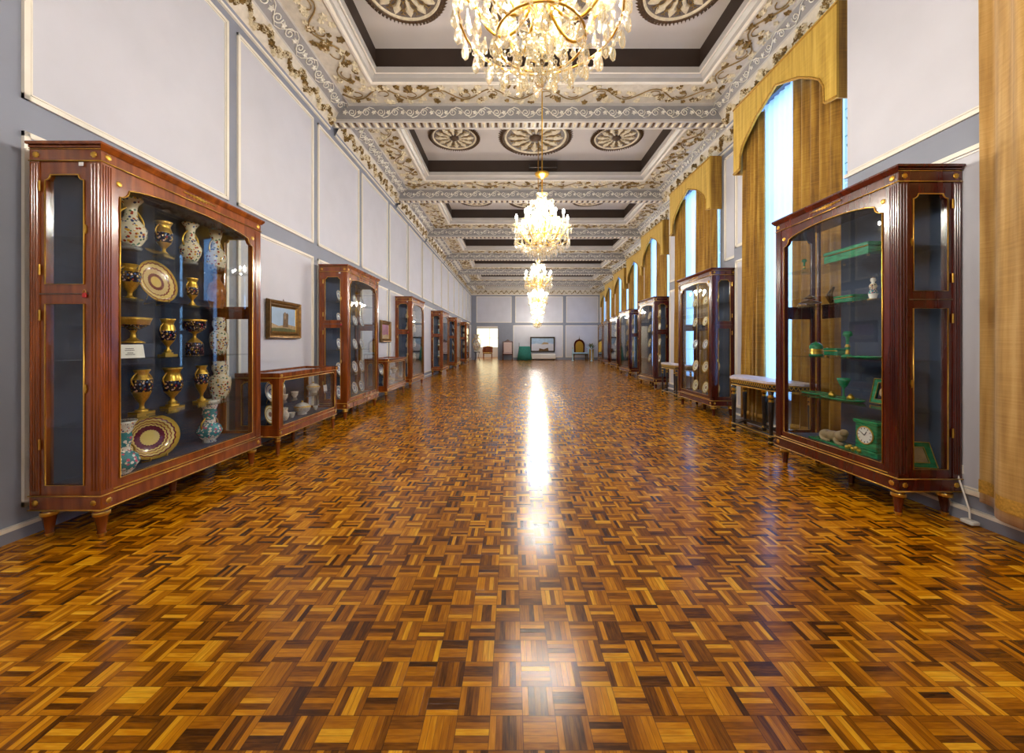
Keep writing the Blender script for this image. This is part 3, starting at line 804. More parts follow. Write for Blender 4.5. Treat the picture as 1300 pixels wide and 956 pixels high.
        if sx < 0:
            h = mb('redlac'); h.cbox(-hw-.012, -hw-.001, pw+.008, pw+.034, 1.6, 1.63, .003); h.mat('brass'); h.tube([(-hw-.007, pw+.021+.009*math.cos(t), 1.63+.022*math.sin(t)) for t in [PI*k/8 for k in range(9)]], .0025, 5); h.build('padlock', root)
            h = mb('paper'); h.box(-hw-.006, -hw-.004, pw+.03, pw+.06, ZF-.035, ZF-.012) ; h.build('number_tag', root)
    # frieze and cornice
    b = mb(wood_); b.box(-hw, hw, 0, d, ZF, 2.585)
    for z0, z1, e in ((2.585, 2.6, .012), (2.6, top, .03)): b.cbox(-hw-e, hw+e, -e, d, z0, z1, .004)
    b.add([(-hw-.006, -.006, 2.57), (hw+.006, -.006, 2.57), (hw+.028, -.028, 2.602), (-hw-.028, -.028, 2.602)], [(0, 1, 2, 3)])
    b.mat('brass'); b.tube([(-hw-.004, d, ZF), (-hw-.004, -.004, ZF), (hw+.004, -.004, ZF), (hw+.004, d, ZF)], .0045, 6)
    b.tube([(-hw-.004, d, 2.578), (-hw-.004, -.004, 2.578), (hw+.004, -.004, 2.578), (hw+.004, d, 2.578)], .003, 5)
    for x in (-hw+.045, hw-.045): rosette(b, (x, -.002, 2.54), .022, 'y')
    for sx in (-1, 1):
        rosette(b, (sx*(hw+.002), .045, 2.54), .022, sx); rosette(b, (sx*(hw+.002), d-.045, 2.54), .022, sx)
    cn = b.build('cornice', root)
    b = mb('brass')
    for k in range(-4, 5):
        r = .02*(1-abs(k)*.12)
        rosette(b, (k*.032, -.002, 2.545), r, 'y')
    b.tube([(-.17, -.006, 2.545), (.17, -.006, 2.545)], .006, 5); b.build('ormolu_mount', cn)
    for z in shelves:
        g = mb('glass'); g.box(-hw+.05, hw-.05, .045, d-.03, z-.006, z); g.build('glass_shelf', root)
    return root
def table_case(w=1.44, d=.5, h=.96, wood_='mahog'):
    hw = w/2; root = empty('table_showcase', (0, 0, 0)); ZB = .22
    lp = [(.014, 0), (.022, .025), (.018, .035), (.026, .16), (.032, .17), (.032, .19), (.026, .2), (.034, .22)]
    for x, y in ((-hw+.04, .04), (hw-.04, .04), (-hw+.04, d-.04), (hw-.04, d-.04), (0, d*.5)):
        b = mb(wood_); b.lathe(lp, 10, (x, y, 0), bands=['brass', wood_, wood_, wood_, 'brass', wood_, 'brass']); b.build('leg', root)
    b = mb(wood_); b.cbox(-hw, hw, 0, d, ZB, ZB+.1, .004); b.mat('brass'); b.tube([(-hw-.003, d, ZB+.01), (-hw-.003, -.003, ZB+.01), (hw+.003, -.003, ZB+.01), (hw+.003, d, ZB+.01)], .005, 5)
    b.tube([(-hw, -.003, ZB+.085), (hw, -.003, ZB+.085)], .0035, 5)
    for x in (-hw+.03, hw-.03): rosette(b, (x, -.001, ZB+.05), .02, 'y')
    b.build('base', root)
    b = mb('navy'); b.box(-hw+.03, hw-.03, .03, d-.02, ZB+.1, ZB+.112); b.box(-hw+.03, hw-.03, d-.02, d, ZB+.1, h-.06); b.build('back_panel', root)
    pz0, pz1 = ZB+.1, h-.06
    O = [(-hw, pz0), (hw, pz0), (hw, pz1), (-hw, pz1)]; H = notched(-hw+.07, hw-.07, pz0+.03, pz1-.03, .03)
    b = mb(wood_); b.plate([O, H], 0, .03, lambda a, z, t: (a, t, z)); b.mat('brass'); b.tube([(a, -.002, z) for a, z in H], .0045, 5, closed=True); fr = b.build('front_frame', root)
    g = mb('glass'); g.plate([H], .014, .018, lambda a, z, t: (a, t, z)); g.build('front_glass', fr)
    for sx in (-1, 1):
        fn = (lambda sx: lambda a, z, t: (sx*(hw-t), a, z))(sx)
        O = [(.0305, pz0), (d, pz0), (d, pz1), (.0305, pz1)]; H = notched(.08, d-.07, pz0+.04, pz1-.04, .03)
        b = mb(wood_); b.plate([O, H], 0, .028, fn); b.mat('brass'); b.tube([fn(a, z, -.002) for a, z in H], .0045, 5, closed=True); dr = b.build('end_door', root)
        g = mb('glass'); g.plate([H], .012, .016, fn); g.build('end_glass', dr)
    # top with glazed lid
    b = mb(wood_); e = .012; O = [(-hw-e, -e), (hw+e, -e), (hw+e, d), (-hw-e, d)]; H = [(-hw+.06, .06), (hw-.06, .06), (hw-.06, d-.06), (-hw+.06, d-.06)]
    b.plate([O, H], h-.06, h, lambda a, y, t: (a, y, t)); b.mat('brass'); b.tube([(-hw-e-.002, d, h-.055), (-hw-e-.002, -e-.002, h-.055), (hw+e+.002, -e-.002, h-.055), (hw+e+.002, d, h-.055)], .004, 5)
    for x in (-hw+.03, hw-.03): rosette(b, (x, -e-.001, h-.03), .02, 'y')
    tp = b.build('lid', root)
    g = mb('glass'); g.box(-hw+.06, hw-.06, .06, d-.06, h-.02, h-.014); g.build('lid_glass', tp)
    g = mb('glass'); g.box(-hw+.035, hw-.035, .045, d-.03, .585, .59); g.build('glass_shelf', root)
    return root
def place(root, side, xf, yc, rz=0):
    root.location = (xf, yc, 0); root.rotation_euler = (0, 0, (PI/2 if side == 'L' else -PI/2)+rz)
NTH = {1: 'nearest', 2: 'second', 3: 'third', 4: 'fourth', 5: 'fifth', 6: 'sixth'}
CAB = {}
# panelled wall
L1 = tall_cabinet(1.6); place(L1, 'L', -2.7, 3.32); tag(L1, 'nearest tall mahogany display cabinet by the panelled wall, full of urns and vases', 'display cabinet', 'tall display cabinets'); CAB['L1'] = L1
PL = tall_cabinet(1.5)
for k, (y, xf) in enumerate(((7.15, -2.75), (11.5, -2.81), (16.2, -2.8), (20.1, -2.79), (24.2, -2.782))):
    if k == 1: PL = tall_cabinet(1.5, lined=1)
    o = PL if k <= 1 else copy_tree(PL)
    place(o, 'L', xf, y); CAB['L%d' % (k+2)] = o
    tag(o, ('second tall mahogany cabinet by the panelled wall, holding rows of plates', 'third tall mahogany cabinet by the panelled wall, past the second painting', 'fourth tall mahogany cabinet along the panelled wall, holding small figurines',
            'fifth tall mahogany cabinet along the panelled wall', 'farthest tall mahogany cabinet along the panelled wall, near the doorway')[k], 'display cabinet', 'tall display cabinets')
# window wall
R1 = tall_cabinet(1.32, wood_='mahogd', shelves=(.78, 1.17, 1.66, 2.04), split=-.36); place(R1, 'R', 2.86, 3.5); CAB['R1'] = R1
tag(R1, 'nearest tall dark mahogany cabinet on the window wall, displaying green malachite pieces', 'display cabinet', 'tall display cabinets')
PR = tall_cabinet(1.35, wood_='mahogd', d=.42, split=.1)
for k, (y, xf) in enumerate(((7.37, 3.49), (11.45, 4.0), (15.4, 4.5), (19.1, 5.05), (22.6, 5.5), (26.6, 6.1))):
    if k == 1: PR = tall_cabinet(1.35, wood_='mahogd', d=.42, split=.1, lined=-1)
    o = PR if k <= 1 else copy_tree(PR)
    place(o, 'R', xf, y); CAB['R%d' % (k+2)] = o
    tag(o, f'{NTH.get(k+2, "farthest")} tall dark mahogany cabinet along the window wall' + (', holding decorated plates' if k == 0 else ''), 'display cabinet', 'tall display cabinets')
C1 = table_case(); place(C1, 'L', -2.66, 5.1); tag(C1, 'low mahogany glass showcase below the painting of a ruin, holding a porcelain service', 'showcase', 'low table showcases'); CAB['C1'] = C1
C2 = copy_tree(C1); place(C2, 'L', -2.74, 9.15); tag(C2, 'low mahogany glass showcase between the second and third tall cabinets', 'showcase', 'low table showcases'); CAB['C2'] = C2

# ------------------------------------------------------------------ things in the cabinets
GEN = {}
def handle(b, key, sx, r0, z0, r1, z1, out, th=.008):
    b.mat(key); pts = []
    for k in range(9):
        t = k/8; z = z0+(z1-z0)*t; r = r0+(r1-r0)*t+out*math.sin(PI*t); pts.append((sx*r, 0, z))
    b.tube(pts, th, 5)
def vessel(kind):
    """returns root object (height 1 along z, base at 0), with handles as parts"""
    P = {
     'urn': ([(.16,0),(.16,.1),(.1,.1),(.1,.12),(.12,.14),(.05,.2),(.05,.26),(.09,.3),(.2,.42),(.25,.56),(.24,.68),(.2,.78),(.17,.86),(.2,.93),(.24,.99),(.22,1),(.17,.95)],
             ['gilt','gilt','gilt','gilt','gilt','gilt','gilt','gilt','navygold','navygold','gilt','gilt','gilt','gilt','gilt','gilt']),
     'amphora': ([(.15,0),(.15,.09),(.08,.1),(.05,.16),(.06,.24),(.14,.34),(.22,.5),(.25,.66),(.24,.78),(.15,.84),(.13,.9),(.19,.98),(.19,1),(.13,.94)],
             ['gilt','gilt','gilt','gilt','gilt','gilt','navygold','navygold','gilt','gilt','gilt','gilt','gilt']),
     'tallvase': ([(.15,0),(.17,.05),(.13,.08),(.17,.14),(.24,.28),(.25,.4),(.18,.52),(.11,.62),(.09,.76),(.11,.88),(.19,.98),(.18,1),(.1,.93)], ['white','iznik']),
     'bottle': ([(.14,0),(.17,.04),(.21,.2),(.22,.36),(.17,.5),(.09,.6),(.09,.75),(.13,.9),(.15,1),(.13,.97)], ['iznik']),
     'ginger': ([(.14,0),(.16,.02),(.22,.18),(.26,.4),(.24,.56),(.15,.64),(.13,.68),(.18,.78),(.18,.88),(.14,.94),(.16,1),(.13,.97)], ['iznik']),
     'ewer': ([(.14,0),(.16,.05),(.22,.25),(.25,.5),(.2,.72),(.1,.8),(.09,.9),(.13,.99),(.11,1)], ['amber']),
     'compote': ([(.36,0),(.38,.04),(.2,.12),(.1,.22),(.08,.4),(.12,.5),(.3,.6),(.5,.72),(.56,.9),(.6,1),(.55,.98),(.4,.82),(0,.74)], ['gilt','gilt','gilt','gilt','gilt','navygold','navygold','gilt','gilt']),
     'dome': ([(.42,0),(.42,.3),(.36,.36),(.2,.44),(.08,.5),(.08,.6),(.3,.66),(.52,.76),(.55,.95),(.58,1),(.5,.97)], ['navygold','navygold','gilt','gilt','gilt','gilt','navygold','navygold','gilt']),
     'rocaille': ([(.14,0),(.12,.05),(.2,.14),(.26,.26),(.22,.38),(.12,.46),(.12,.54),(.15,.66),(.14,.8),(.19,.94),(.22,1),(.17,.96)], ['flora','flora','teal','teal','teal','flora','teal','teal','flora']),
     'goblet': ([(.2,0),(.18,.05),(.05,.12),(.05,.5),(.18,.62),(.3,.85),(.34,1),(.28,.96),(.1,.7)], ['malachite']),
     'tureen': ([(.3,0),(.32,.06),(.28,.12),(.5,.3),(.56,.5),(.58,.55),(.5,.62),(.34,.76),(.1,.84),(.05,.88),(.09,.94),(0,1)], ['flora','flora','flora','flora','flora','gilt','flora','flora','flora','gilt','gilt']),
     'cup': ([(.3,0),(.28,.08),(.5,.4),(.58,.9),(.62,1),(.55,.9),(.4,.3),(0,.2)], ['flora']),
     'jug': ([(.24,0),(.26,.06),(.4,.3),(.42,.5),(.28,.74),(.3,.96),(.32,1),(.24,.9)], ['flora']),
     'figure': ([(.2,0),(.2,.08),(.12,.1),(.17,.3),(.1,.5),(.15,.62),(.1,.72),(.05,.76),(.1,.86),(.08,.96),(0,1)], ['gilt','gilt','white','teal','iznik','iznik','white','white','white','amber']),
     'candlestick': ([(.2,0),(.2,.06),(.08,.12),(.05,.3),(.09,.4),(.05,.5),(.06,.78),(.16,.86),(.12,1),(.08,.97)], ['malachite','malachite','gilt','malachite','gilt','malachite','malachite','malachite','gilt']),
     'domejar': ([(.4,0),(.42,.1),(.36,.14),(.4,.3),(.36,.32),(.4,.48),(.36,.5),(.4,.62),(.34,.78),(.2,.9),(.06,.94),(.07,.98),(0,1)], ['malachite','malachite','gilt','malachite','gilt','malachite']),
    }[kind]
    b = mb(P[1][0]); b.lathe(P[0], 18 if kind not in ('cup', 'figure') else 12, bands=P[1]+[P[1][-1]]*20)
    if kind in ('urn', 'amphora'): b.mat('gilt'); b.box(-.2, .2, -.2, .2, -.0, .05)
    names = dict(urn='gilded_urn', amphora='gilded_amphora', tallvase='tall_vase', bottle='bottle_vase', ginger='baluster_vase', ewer='amber_ewer', compote='compote', dome='footed_bowl', rocaille='rocaille_vase', goblet='malachite_goblet', tureen='tureen', cup='teacup', jug='milk_jug', figure='figurine', candlestick='candlestick', domejar='domed_jar')
    root = b.build(names[kind])
    H = {'urn': ('gilt', .22, .88, .22, .55, .12), 'amphora': ('gilt', .18, .93, .23, .62, .13), 'tallvase': ('gilt', .1, .82, .22, .4, .12), 'bottle': ('gilt', .1, .8, .2, .4, .08), 'ewer': ('amber', .1, .92, .22, .45, .12),
         'compote': None, 'dome': None, 'rocaille': ('gilt', .13, .6, .22, .3, .1), 'tureen': ('gilt', .52, .55, .5, .32, .12), 'cup': ('flora', .58, .85, .42, .3, .2), 'jug': ('flora', .28, .9, .38, .35, .18)}.get(kind)
    if H:
        for sx in ((-1, 1) if kind not in ('cup', 'jug', 'ewer') else (1,)):
            h = mb(); handle(h, H[0], sx, H[1]-.03, H[2], H[3]-.03, H[4], H[5], .02); h.build('handle', root)
    return root
def plate_thing(kind):
    key = {'maroon': 'maroonplate', 'gold': 'goldplate', 'blue': 'blueplate', 'yellow': 'yellowplate'}[kind]
    root = empty('plate', (0, 0, 0))
    b = mb(key); n = 32; prof = [(0, 0), (.6, 0), (.72, -.04), (1, -.13), (1.0, -.1), (.72, 0), (.55, .05), (0, .05)]
    vs = []
    for r, t in prof:
        for i in range(n): a = 2*PI*i/n; vs.append((r*math.cos(a), t, r*math.sin(a)))
    fs = [(k*n+i, k*n+(i+1) % n, (k+1)*n+(i+1) % n, (k+1)*n+i) for k in range(len(prof)-1) for i in range(n)]
    b.add(vs, fs, True); d = b.build('dish', root); d.location = (0, 0, 1)
    s = mb('brass')
    for sx in (-.3, .3): s.tube([(sx, -.16, .12), (sx, -.16, -.0), (sx, .5, 0), (sx*.4, .09, .9)], .025, 4)
    s.build('stand', root)
    return root
def get(kind, fac):
    if kind not in GEN: GEN[kind] = fac(kind); return GEN[kind]
    return copy_tree(GEN[kind])
NEARPX = lambda x: None
def stand(kind, cab, x, y, z, h, label, cat, group=None, wx=1, rz=0, name=None):
    """put a vessel on a shelf in local cabinet coordinates"""
    o = get(kind, vessel); o.scale = (h*wx, h*wx, h)
    M = Matrix.Translation(cab.location) @ Matrix.Rotation(cab.rotation_euler.z, 4, 'Z')
    p = M @ Vector((x, y, 0)); o.location = (p.x, p.y, z+.001); o.rotation_euler = (0, 0, cab.rotation_euler.z+rz)
    return tag(o, label, cat, group)
def lean(kind, cab, x, y, z, r, label, group=None, wx=1, tilt=.22):
    o = get(kind, plate_thing); o.scale = (r*wx, r*wx, r)
    M = Matrix.Translation(cab.location) @ Matrix.Rotation(cab.rotation_euler.z, 4, 'Z')
    p = M @ Vector((x, y, 0)); o.location = (p.x, p.y, z+.002+.0*r)
    o.rotation_euler = (Matrix.Rotation(cab.rotation_euler.z, 4, 'Z') @ Matrix.Rotation(-tilt, 4, 'X')).to_euler()
    return tag(o, label, 'plate', group)
# nearest cabinet, panelled wall: position along the case from the world y of each piece
def L1x(px_, X=-2.95): return FPX*(-X)/(650-px_)-3.32
T = 2.02; 
V1 = [
 ('tallvase', 166, 2.02, .40, 'tall white porcelain vase with gilt handles, nearest on the top shelf, nearest cabinet', 'vase', 1),
 ('urn', 208, 2.02, .31, 'gold two-handled urn on the top shelf of the nearest cabinet, beside the white vase', 'urn', 1),
 ('tallvase', 242, 2.02, .38, 'white polychrome vase, third along the top shelf of the urn cabinet', 'vase', .9),
 ('bottle', 274, 2.02, .40, 'slender polychrome vase at the far end of the top shelf, urn cabinet', 'vase', 1),
 ('amphora', 165, 1.63, .28, 'gilt urn with ring handles in front of the round gold plate', 'urn', 1.2),
 ('urn', 244, 1.63, .27, 'small gilt urn right of the round gold plate, second shelf down', 'urn', .9),
 ('ewer', 275, 1.63, .36, 'amber brown handled ewer at the far end of the second shelf', 'ewer', .9),
 ('compote', 169, 1.3, .2, 'wide gilt compote above the white printed card', 'compote', .95),
 ('urn', 213, 1.19, .32, 'gilt urn with painted scene in the middle of the third shelf', 'urn', .9),
 ('dome', 247, 1.19, .33, 'footed maroon and gilt bowl on a drum base, third shelf', 'bowl', .5),
 ('ginger', 278, 1.19, .37, 'polychrome baluster vase at the far end of the third shelf', 'vase', .85),
 ('amphora', 180, .74, .35, 'gilt urn with blue painted panel, nearest on the fourth shelf', 'urn', 1),
 ('urn', 219, .74, .35, 'gilt two-handled urn in the middle of the fourth shelf', 'urn', 1.05),
 ('amphora', 256, .74, .35, 'slim gilt urn, third along the fourth shelf', 'urn', .85),
 ('ginger', 279, .74, .38, 'polychrome lobed vase at the far end of the fourth shelf', 'vase', 1),
 ('rocaille', 154, .34, .4, 'turquoise flowered vase half hidden behind the near post, cabinet floor', 'vase', 1),
 ('rocaille', 266, .34, .41, 'turquoise and white flowered vase standing beyond the large oval dish', 'vase', 1),
]
for kind, p, z, h, lab, cat, wx in V1:
    front = p == 154
    if kind in ('urn', 'amphora'): wx *= .8
    stand(kind, L1, L1x(p, -2.82) if front else L1x(p), .12 if front else .25, z, h, lab, cat, 'urns and vases in the nearest cabinet', wx)
lean('gold', L1, L1x(201, -2.92), .2, 1.635, .175, 'round gold and brown plate leaning on the second shelf of the urn cabinet')
lean('maroon', L1, L1x(195, -2.96), .25, .345, .18, 'large oval maroon and gold dish leaning on the floor of the urn cabinet', wx=1.38)
# pedestal and card in the third shelf
def in_cab(o, cab, x, y, z, rz=0):
    M = Matrix.Translation(cab.location) @ Matrix.Rotation(cab.rotation_euler.z, 4, 'Z'); p = M @ Vector((x, y, 0))
    o.location = (p.x, p.y, z); o.rotation_euler = (0, 0, cab.rotation_euler.z+rz); return o
b = mb('navy'); b.cbox(-.09, .09, -.09, .09, 0, .108, .004); o = in_cab(b.build('plinth_block'), L1, L1x(169), .25, 1.191); tag(o, 'small dark plinth block lifting the gilt compote, third shelf', 'plinth')
b = mb('paper'); b.plate([[(-.11, 0), (.11, 0), (.11, .1), (-.11, .1)]], 0, .002, lambda a, z, t: (a, t+z*.15, z)); root = b.build('printed_card')
b = mb('ink')
for (a0, a1, z) in ((-.03, .03, .068), (-.035, .035, .055), (-.02, .02, .036), (-.035, .035, .024)):
    k = a0
    while k < a1: b.box(k, k+.006, z*.15-.002, z*.15-.001, z, z+.005); k += .009
b.build('printed_lines', root); in_cab(root, L1, L1x(166, -2.8), .1, 1.192); tag(root, 'white printed card standing below the gilt compote, nearest cabinet', 'card')
# small gilt name labels under the urns
for n_, (p, z) in enumerate(((180, .74), (219, .74), (256, .74), (215, 1.19))):
    b = mb('gilt'); b.box(-.035, .035, 0, .004, 0, .03); o = in_cab(b.build('name_label'), L1, L1x(p, -2.82), .12, z+.001); tag(o, 'small gilt label in front of the %s urn' % ('nearest fourth-shelf', 'middle fourth-shelf', 'third fourth-shelf', 'middle third-shelf')[n_], 'label', 'shelf labels')

# nearest cabinet, window wall: malachite
def R1x(px_, X=3.1): return 3.5-FPX*X/(px_-650)         # local x grows toward the camera
def rx(px_, X=3.1): return -(FPX*X/(px_-650)-3.5)
def mal_box(w, d, h, name, label, cat, x, z, y=.24, feet=True, key='malachite'):
    b = mb(key); b.cbox(-w/2, w/2, -d/2, d/2, .012, h*.7, .005); root = b.build(name)
    b = mb(key); b.cbox(-w/2-.006, w/2+.006, -d/2-.006, d/2+.006, h*.7, h, .008); b.mat('gilt'); b.tube([(-w/2-.006, -d/2-.008, h*.7), (w/2+.006, -d/2-.008, h*.7)], .004, 4); b.build('lid', root)
    for sx in (-1, 1):
        for sy in (-1, 1):
            b = mb('gilt'); b.sphere((sx*(w/2-.02), sy*(d/2-.02), .01), .012, 8, 5); b.build('foot', root)
    in_cab(root, R1, rx(x), y, z+.004); tag(root, label, cat, 'malachite pieces'); return root
mal_box(.46, .2, .12, 'malachite_casket', 'long malachite casket on the top shelf of the malachite cabinet', 'box', 1086, 2.04)
mal_box(.2, .14, .075, 'malachite_box', 'small malachite box on the second shelf of the malachite cabinet', 'box', 1080, 1.66)
mal_box(.16, .12, .08, 'malachite_box', 'little malachite box beside the gilt candlestick, middle shelf', 'box', 1062, 1.17)
stand('candlestick', R1, rx(1021), .24, 2.04, .15, 'small malachite candlestick at the far end of the top shelf', 'candlestick', 'malachite pieces')
stand('candlestick', R1, rx(1076), .24, 1.17, .24, 'gilt and malachite candlestick standing on the middle shelf', 'candlestick', 'malachite pieces')
stand('domejar', R1, rx(1036), .24, 1.17, .15, 'banded malachite domed jar on the middle shelf', 'jar', 'malachite pieces')
stand('goblet', R1, rx(1071), .24, .785, .19, 'dark malachite goblet on the fourth shelf, behind the trays', 'goblet', 'malachite pieces', .8)
stand('figure', R1, rx(1107, 3.05), .2, 1.66, .2, 'gilt figurine nearest on the second shelf of the malachite cabinet', 'figurine', 'malachite pieces')
stand('figure', R1, rx(1050), .24, 1.17, .09, 'tiny dark figurine beside the domed malachite jar', 'figurine', 'malachite pieces')
# pagoda inkstand
b = mb('bronze'); b.lathe([(.1, 0), (.1, .02), (.03, .03), (.03, .05), (.1, .055), (.1, .06), (.02, .09), (.02, .1), (.06, .105), (.01, .14), (0, .15)], 8); root = b.build('pagoda_ornament'); in_cab(root, R1, rx(1028), .24, 1.662); tag(root, 'small bronze pagoda ornament at the far end of the second shelf', 'ornament')
b = mb('bronze')
for k in range(7):
    a = k*.9; b.tube([(.0, 0, .01), (.05*math.cos(a), .04*math.sin(a), .05+.012*k), (.02*math.cos(a+1), .02*math.sin(a+1), .06+.02*k)], .011, 5)
b.cbox(-.08, .08, -.05, .05, 0, .02, .004); root = b.build('bronze_group'); in_cab(root, R1, rx(1056), .24, 1.662); tag(root, 'dark bronze figure group in the middle of the second shelf', 'sculpture')
def tray(w, d, x, z, y, label, extra=True):
    b = mb('malachite'); b.lathe([(.9, 0), (1, .012), (1.02, .02), (.95, .016), (0, .012)], 24, sx=w/2, sy=d/2); root = b.build('malachite_tray')
    if extra:
        for sx in (-.5, .45):
            b = mb('gilt'); b.lathe([(.025, .0), (.03, .02), (.02, .035), (.008, .05), (0, .055)], 10, (sx*w/2, 0, .014)); b.build('inkwell', root)
    in_cab(root, R1, rx(x), y, z+.002); tag(root, label, 'tray', 'malachite pieces')
tray(.42, .22, 1078, .78, .17, 'oval malachite inkstand tray with gilt wells on the fourth shelf')
tray(.3, .2, 1035, .78, .24, 'plain malachite tray at the far end of the fourth shelf', False)
tray(.3, .2, 1104, 1.17, .2, 'malachite tray lying nearest on the middle shelf', False)
def pic_frame(w, h, x, y, z, label, rz=0, tilt=.25, inner='navygold'):
    b = mb('malachite'); i = .2*w
    f = lambda a, zz, t: (a, t+zz*math.sin(tilt), zz*math.cos(tilt))
    b.plate([[(-w/2, 0), (w/2, 0), (w/2+.01, h), (-w/2-.01, h)], [(-w/2+i, i), (w/2-i, i), (w/2-i, h-i), (-w/2+i, h-i)]], 0, .02, f); b.mat('gilt'); b.tube([f(a, zz, -.003) for a, zz in [(-w/2+i, i), (w/2-i, i), (w/2-i, h-i), (-w/2+i, h-i)]], .004, 4, closed=True)
    b.tube([f(a, zz, -.003) for a, zz in [(-w/2, 0), (w/2, 0), (w/2+.01, h), (-w/2-.01, h)]], .005, 4, closed=True)
    root = b.build('picture_frame'); b = mb(inner); b.plate([[(-w/2+i, i), (w/2-i, i), (w/2-i, h-i), (-w/2+i, h-i)]], .01, .014, f); b.mat('tanfig')
    b.plate([[(.0+.2*w*math.cos(t), h*.48+.2*h*math.sin(t)) for t in [2*PI*k/16 for k in range(16)]]], .006, .0095, f); b.build('portrait', root)
    b = mb('bronze'); b.tube([f(0, h*.6, .021), (0, h*.5, .004)], .006, 4); b.build('strut', root)
    in_cab(root, R1, x, y, z+.008, rz); tag(root, label, 'picture frame', 'malachite pieces')
pic_frame(.17, .21, rx(1109, 3.05), .24, .785, 'malachite picture frame standing on the fourth shelf above the clock')
pic_frame(.2, .2, rx(1176, 3.27)*0+.57, .275, .342, 'malachite frame with a portrait leaning in the cabinet end, nearest the curtain', rz=PI/2-.2, tilt=.5, inner='tanfig')
# mantel clock
b = mb('malachite'); b.cbox(-.12, .12, -.06, .06, 0, .05, .006); b.cbox(-.1, .1, -.045, .045, .05, .27, .006); b.cbox(-.115, .115, -.055, .055, .27, .3, .006); root = b.build('mantel_clock')
b = mb('white'); n = 24; b.plate([[(.07*math.cos(2*PI*k/n), .175+.07*math.sin(2*PI*k/n)) for k in range(n)]], -.052, -.046, lambda a, z, t: (a, t, z)); d_ = b.build('dial', root)
b = mb('ink'); 
for k in range(12):
    a = 2*PI*k/12; b.tube([(.052*math.cos(a), -.054, .175+.052*math.sin(a)), (.063*math.cos(a), -.054, .175+.063*math.sin(a))], .003, 4)
b.tube([(0, -.055, .175), (.02, -.055, .21)], .003, 4); b.tube([(0, -.055, .175), (-.038, -.055, .2)], .0025, 4); b.build('clock_hand', d_)
b = mb('gilt'); b.tube([(.073*math.cos(2*PI*k/24), -.05, .175+.073*math.sin(2*PI*k/24)) for k in range(24)], .006, 5, closed=True); b.build('bezel', root)
in_cab(root, R1, rx(1104, 3.05), .2, .342); tag(root, 'green malachite mantel clock with white dial on the floor of the nearest window-wall cabinet', 'clock')
# reclining animal group
b = mb('tanfig')
for c, r, sz in (((-.08, 0, .06), .06, .8), ((0, 0, .065), .06, .8), ((.08, 0, .08), .05, 1), ((.13, -.01, .12), .035, 1)): b.sphere(c, r, 12, 8, sz)
for sx in (-.1, .06): b.tube([(sx, -.04, .05), (sx+.05, -.06, .025), (sx+.11, -.06, .02)], .018, 6)
b.tube([(-.13, 0, .05), (-.18, .03, .03), (-.15, .05, .02)], .01, 6)
root = b.build('lion_sculpture'); b = mb('malachite'); b.cbox(-.2, .22, -.09, .09, -.004, .014, .004); b.build('base', root)
in_cab(root, R1, rx(1058), .24, .346); tag(root, 'tan reclining animal sculpture on a green base at the far end of the cabinet floor', 'sculpture')
b = mb('gilt')
for k in range(5):
    b.sphere((-.06+.03*k, 0, .03+.012*(k % 2)), .02, 8, 6)
b.mat('malachite'); b.cbox(-.11, .1, -.05, .05, 0, .014, .004); root = b.build('gilt_ornament'); in_cab(root, R1, rx(1083, 3.0), .14, .342); tag(root, 'small gilt ornament on green slab lying in front of the mantel clock', 'ornament')

# plates in the second cabinets of both rows and further vessels
SH = {2.02: 'top', 1.63: 'second', 1.19: 'third', .74: 'fourth', .342: 'bottom'}
NN = ('nearest', 'second', 'third', 'farthest')
for z in SH:
    for k in range(4):
        if z == .342 and k in (1,): continue
        lean('blue', CAB['L2'], -.52+.33*k, .22, z, .1 if z > 1 else .115, f'blue-rimmed white plate, {NN[k]} on the {SH[z]} shelf, second cabinet, panelled wall', 'blue-rimmed plates in the second cabinet')
for z in SH:
    for k in range(3):
        lean('yellow' if z != 1.19 else 'blue', CAB['R2'], .42-.4*k, .2, z, .095 if z > 1 else .115, f'{"yellow" if z != 1.19 else "blue"}-rimmed plate, {("nearest", "middle", "farthest")[k]} on the {SH[z]} shelf, second cabinet, window wall', 'plates in the second window-wall cabinet')
for c, kinds, desc in (('L3', ('bottle', 'ginger'), 'polychrome vase'), ('L4', ('figure', 'figure'), 'small figurine'), ('L5', ('blue', 'blue'), 'blue-rimmed plate'), ('L6', ('ginger', 'bottle'), 'polychrome vase'),
                       ('R3', ('yellow', 'yellow'), 'pale plate'), ('R4', ('gold', 'gold'), 'gold-rimmed plate'), ('R5', ('bottle', 'ginger'), 'patterned vase')):
    wall_n = 'panelled' if c[0] == 'L' else 'window'
    for z in (2.02, 1.63, 1.19, .74):
        for k in range(2):
            x = (-.4+.75*k)*(1 if c[0] == 'L' else -1)
            lab = f'{desc}, {("nearer", "farther")[k]} on the {SH[z]} shelf of the {NTH[int(c[1])]} cabinet, {wall_n} wall'
            if kinds[k] in ('blue', 'yellow', 'gold', 'maroon'): lean(kinds[k], CAB[c], x, .22, z, .13, lab, f'pieces in the {NTH[int(c[1])]} {wall_n}-wall cabinet')
            else: stand(kinds[k], CAB[c], x, .22, z, .27, lab, desc.split()[-1], f'pieces in the {NTH[int(c[1])]} {wall_n}-wall cabinet')
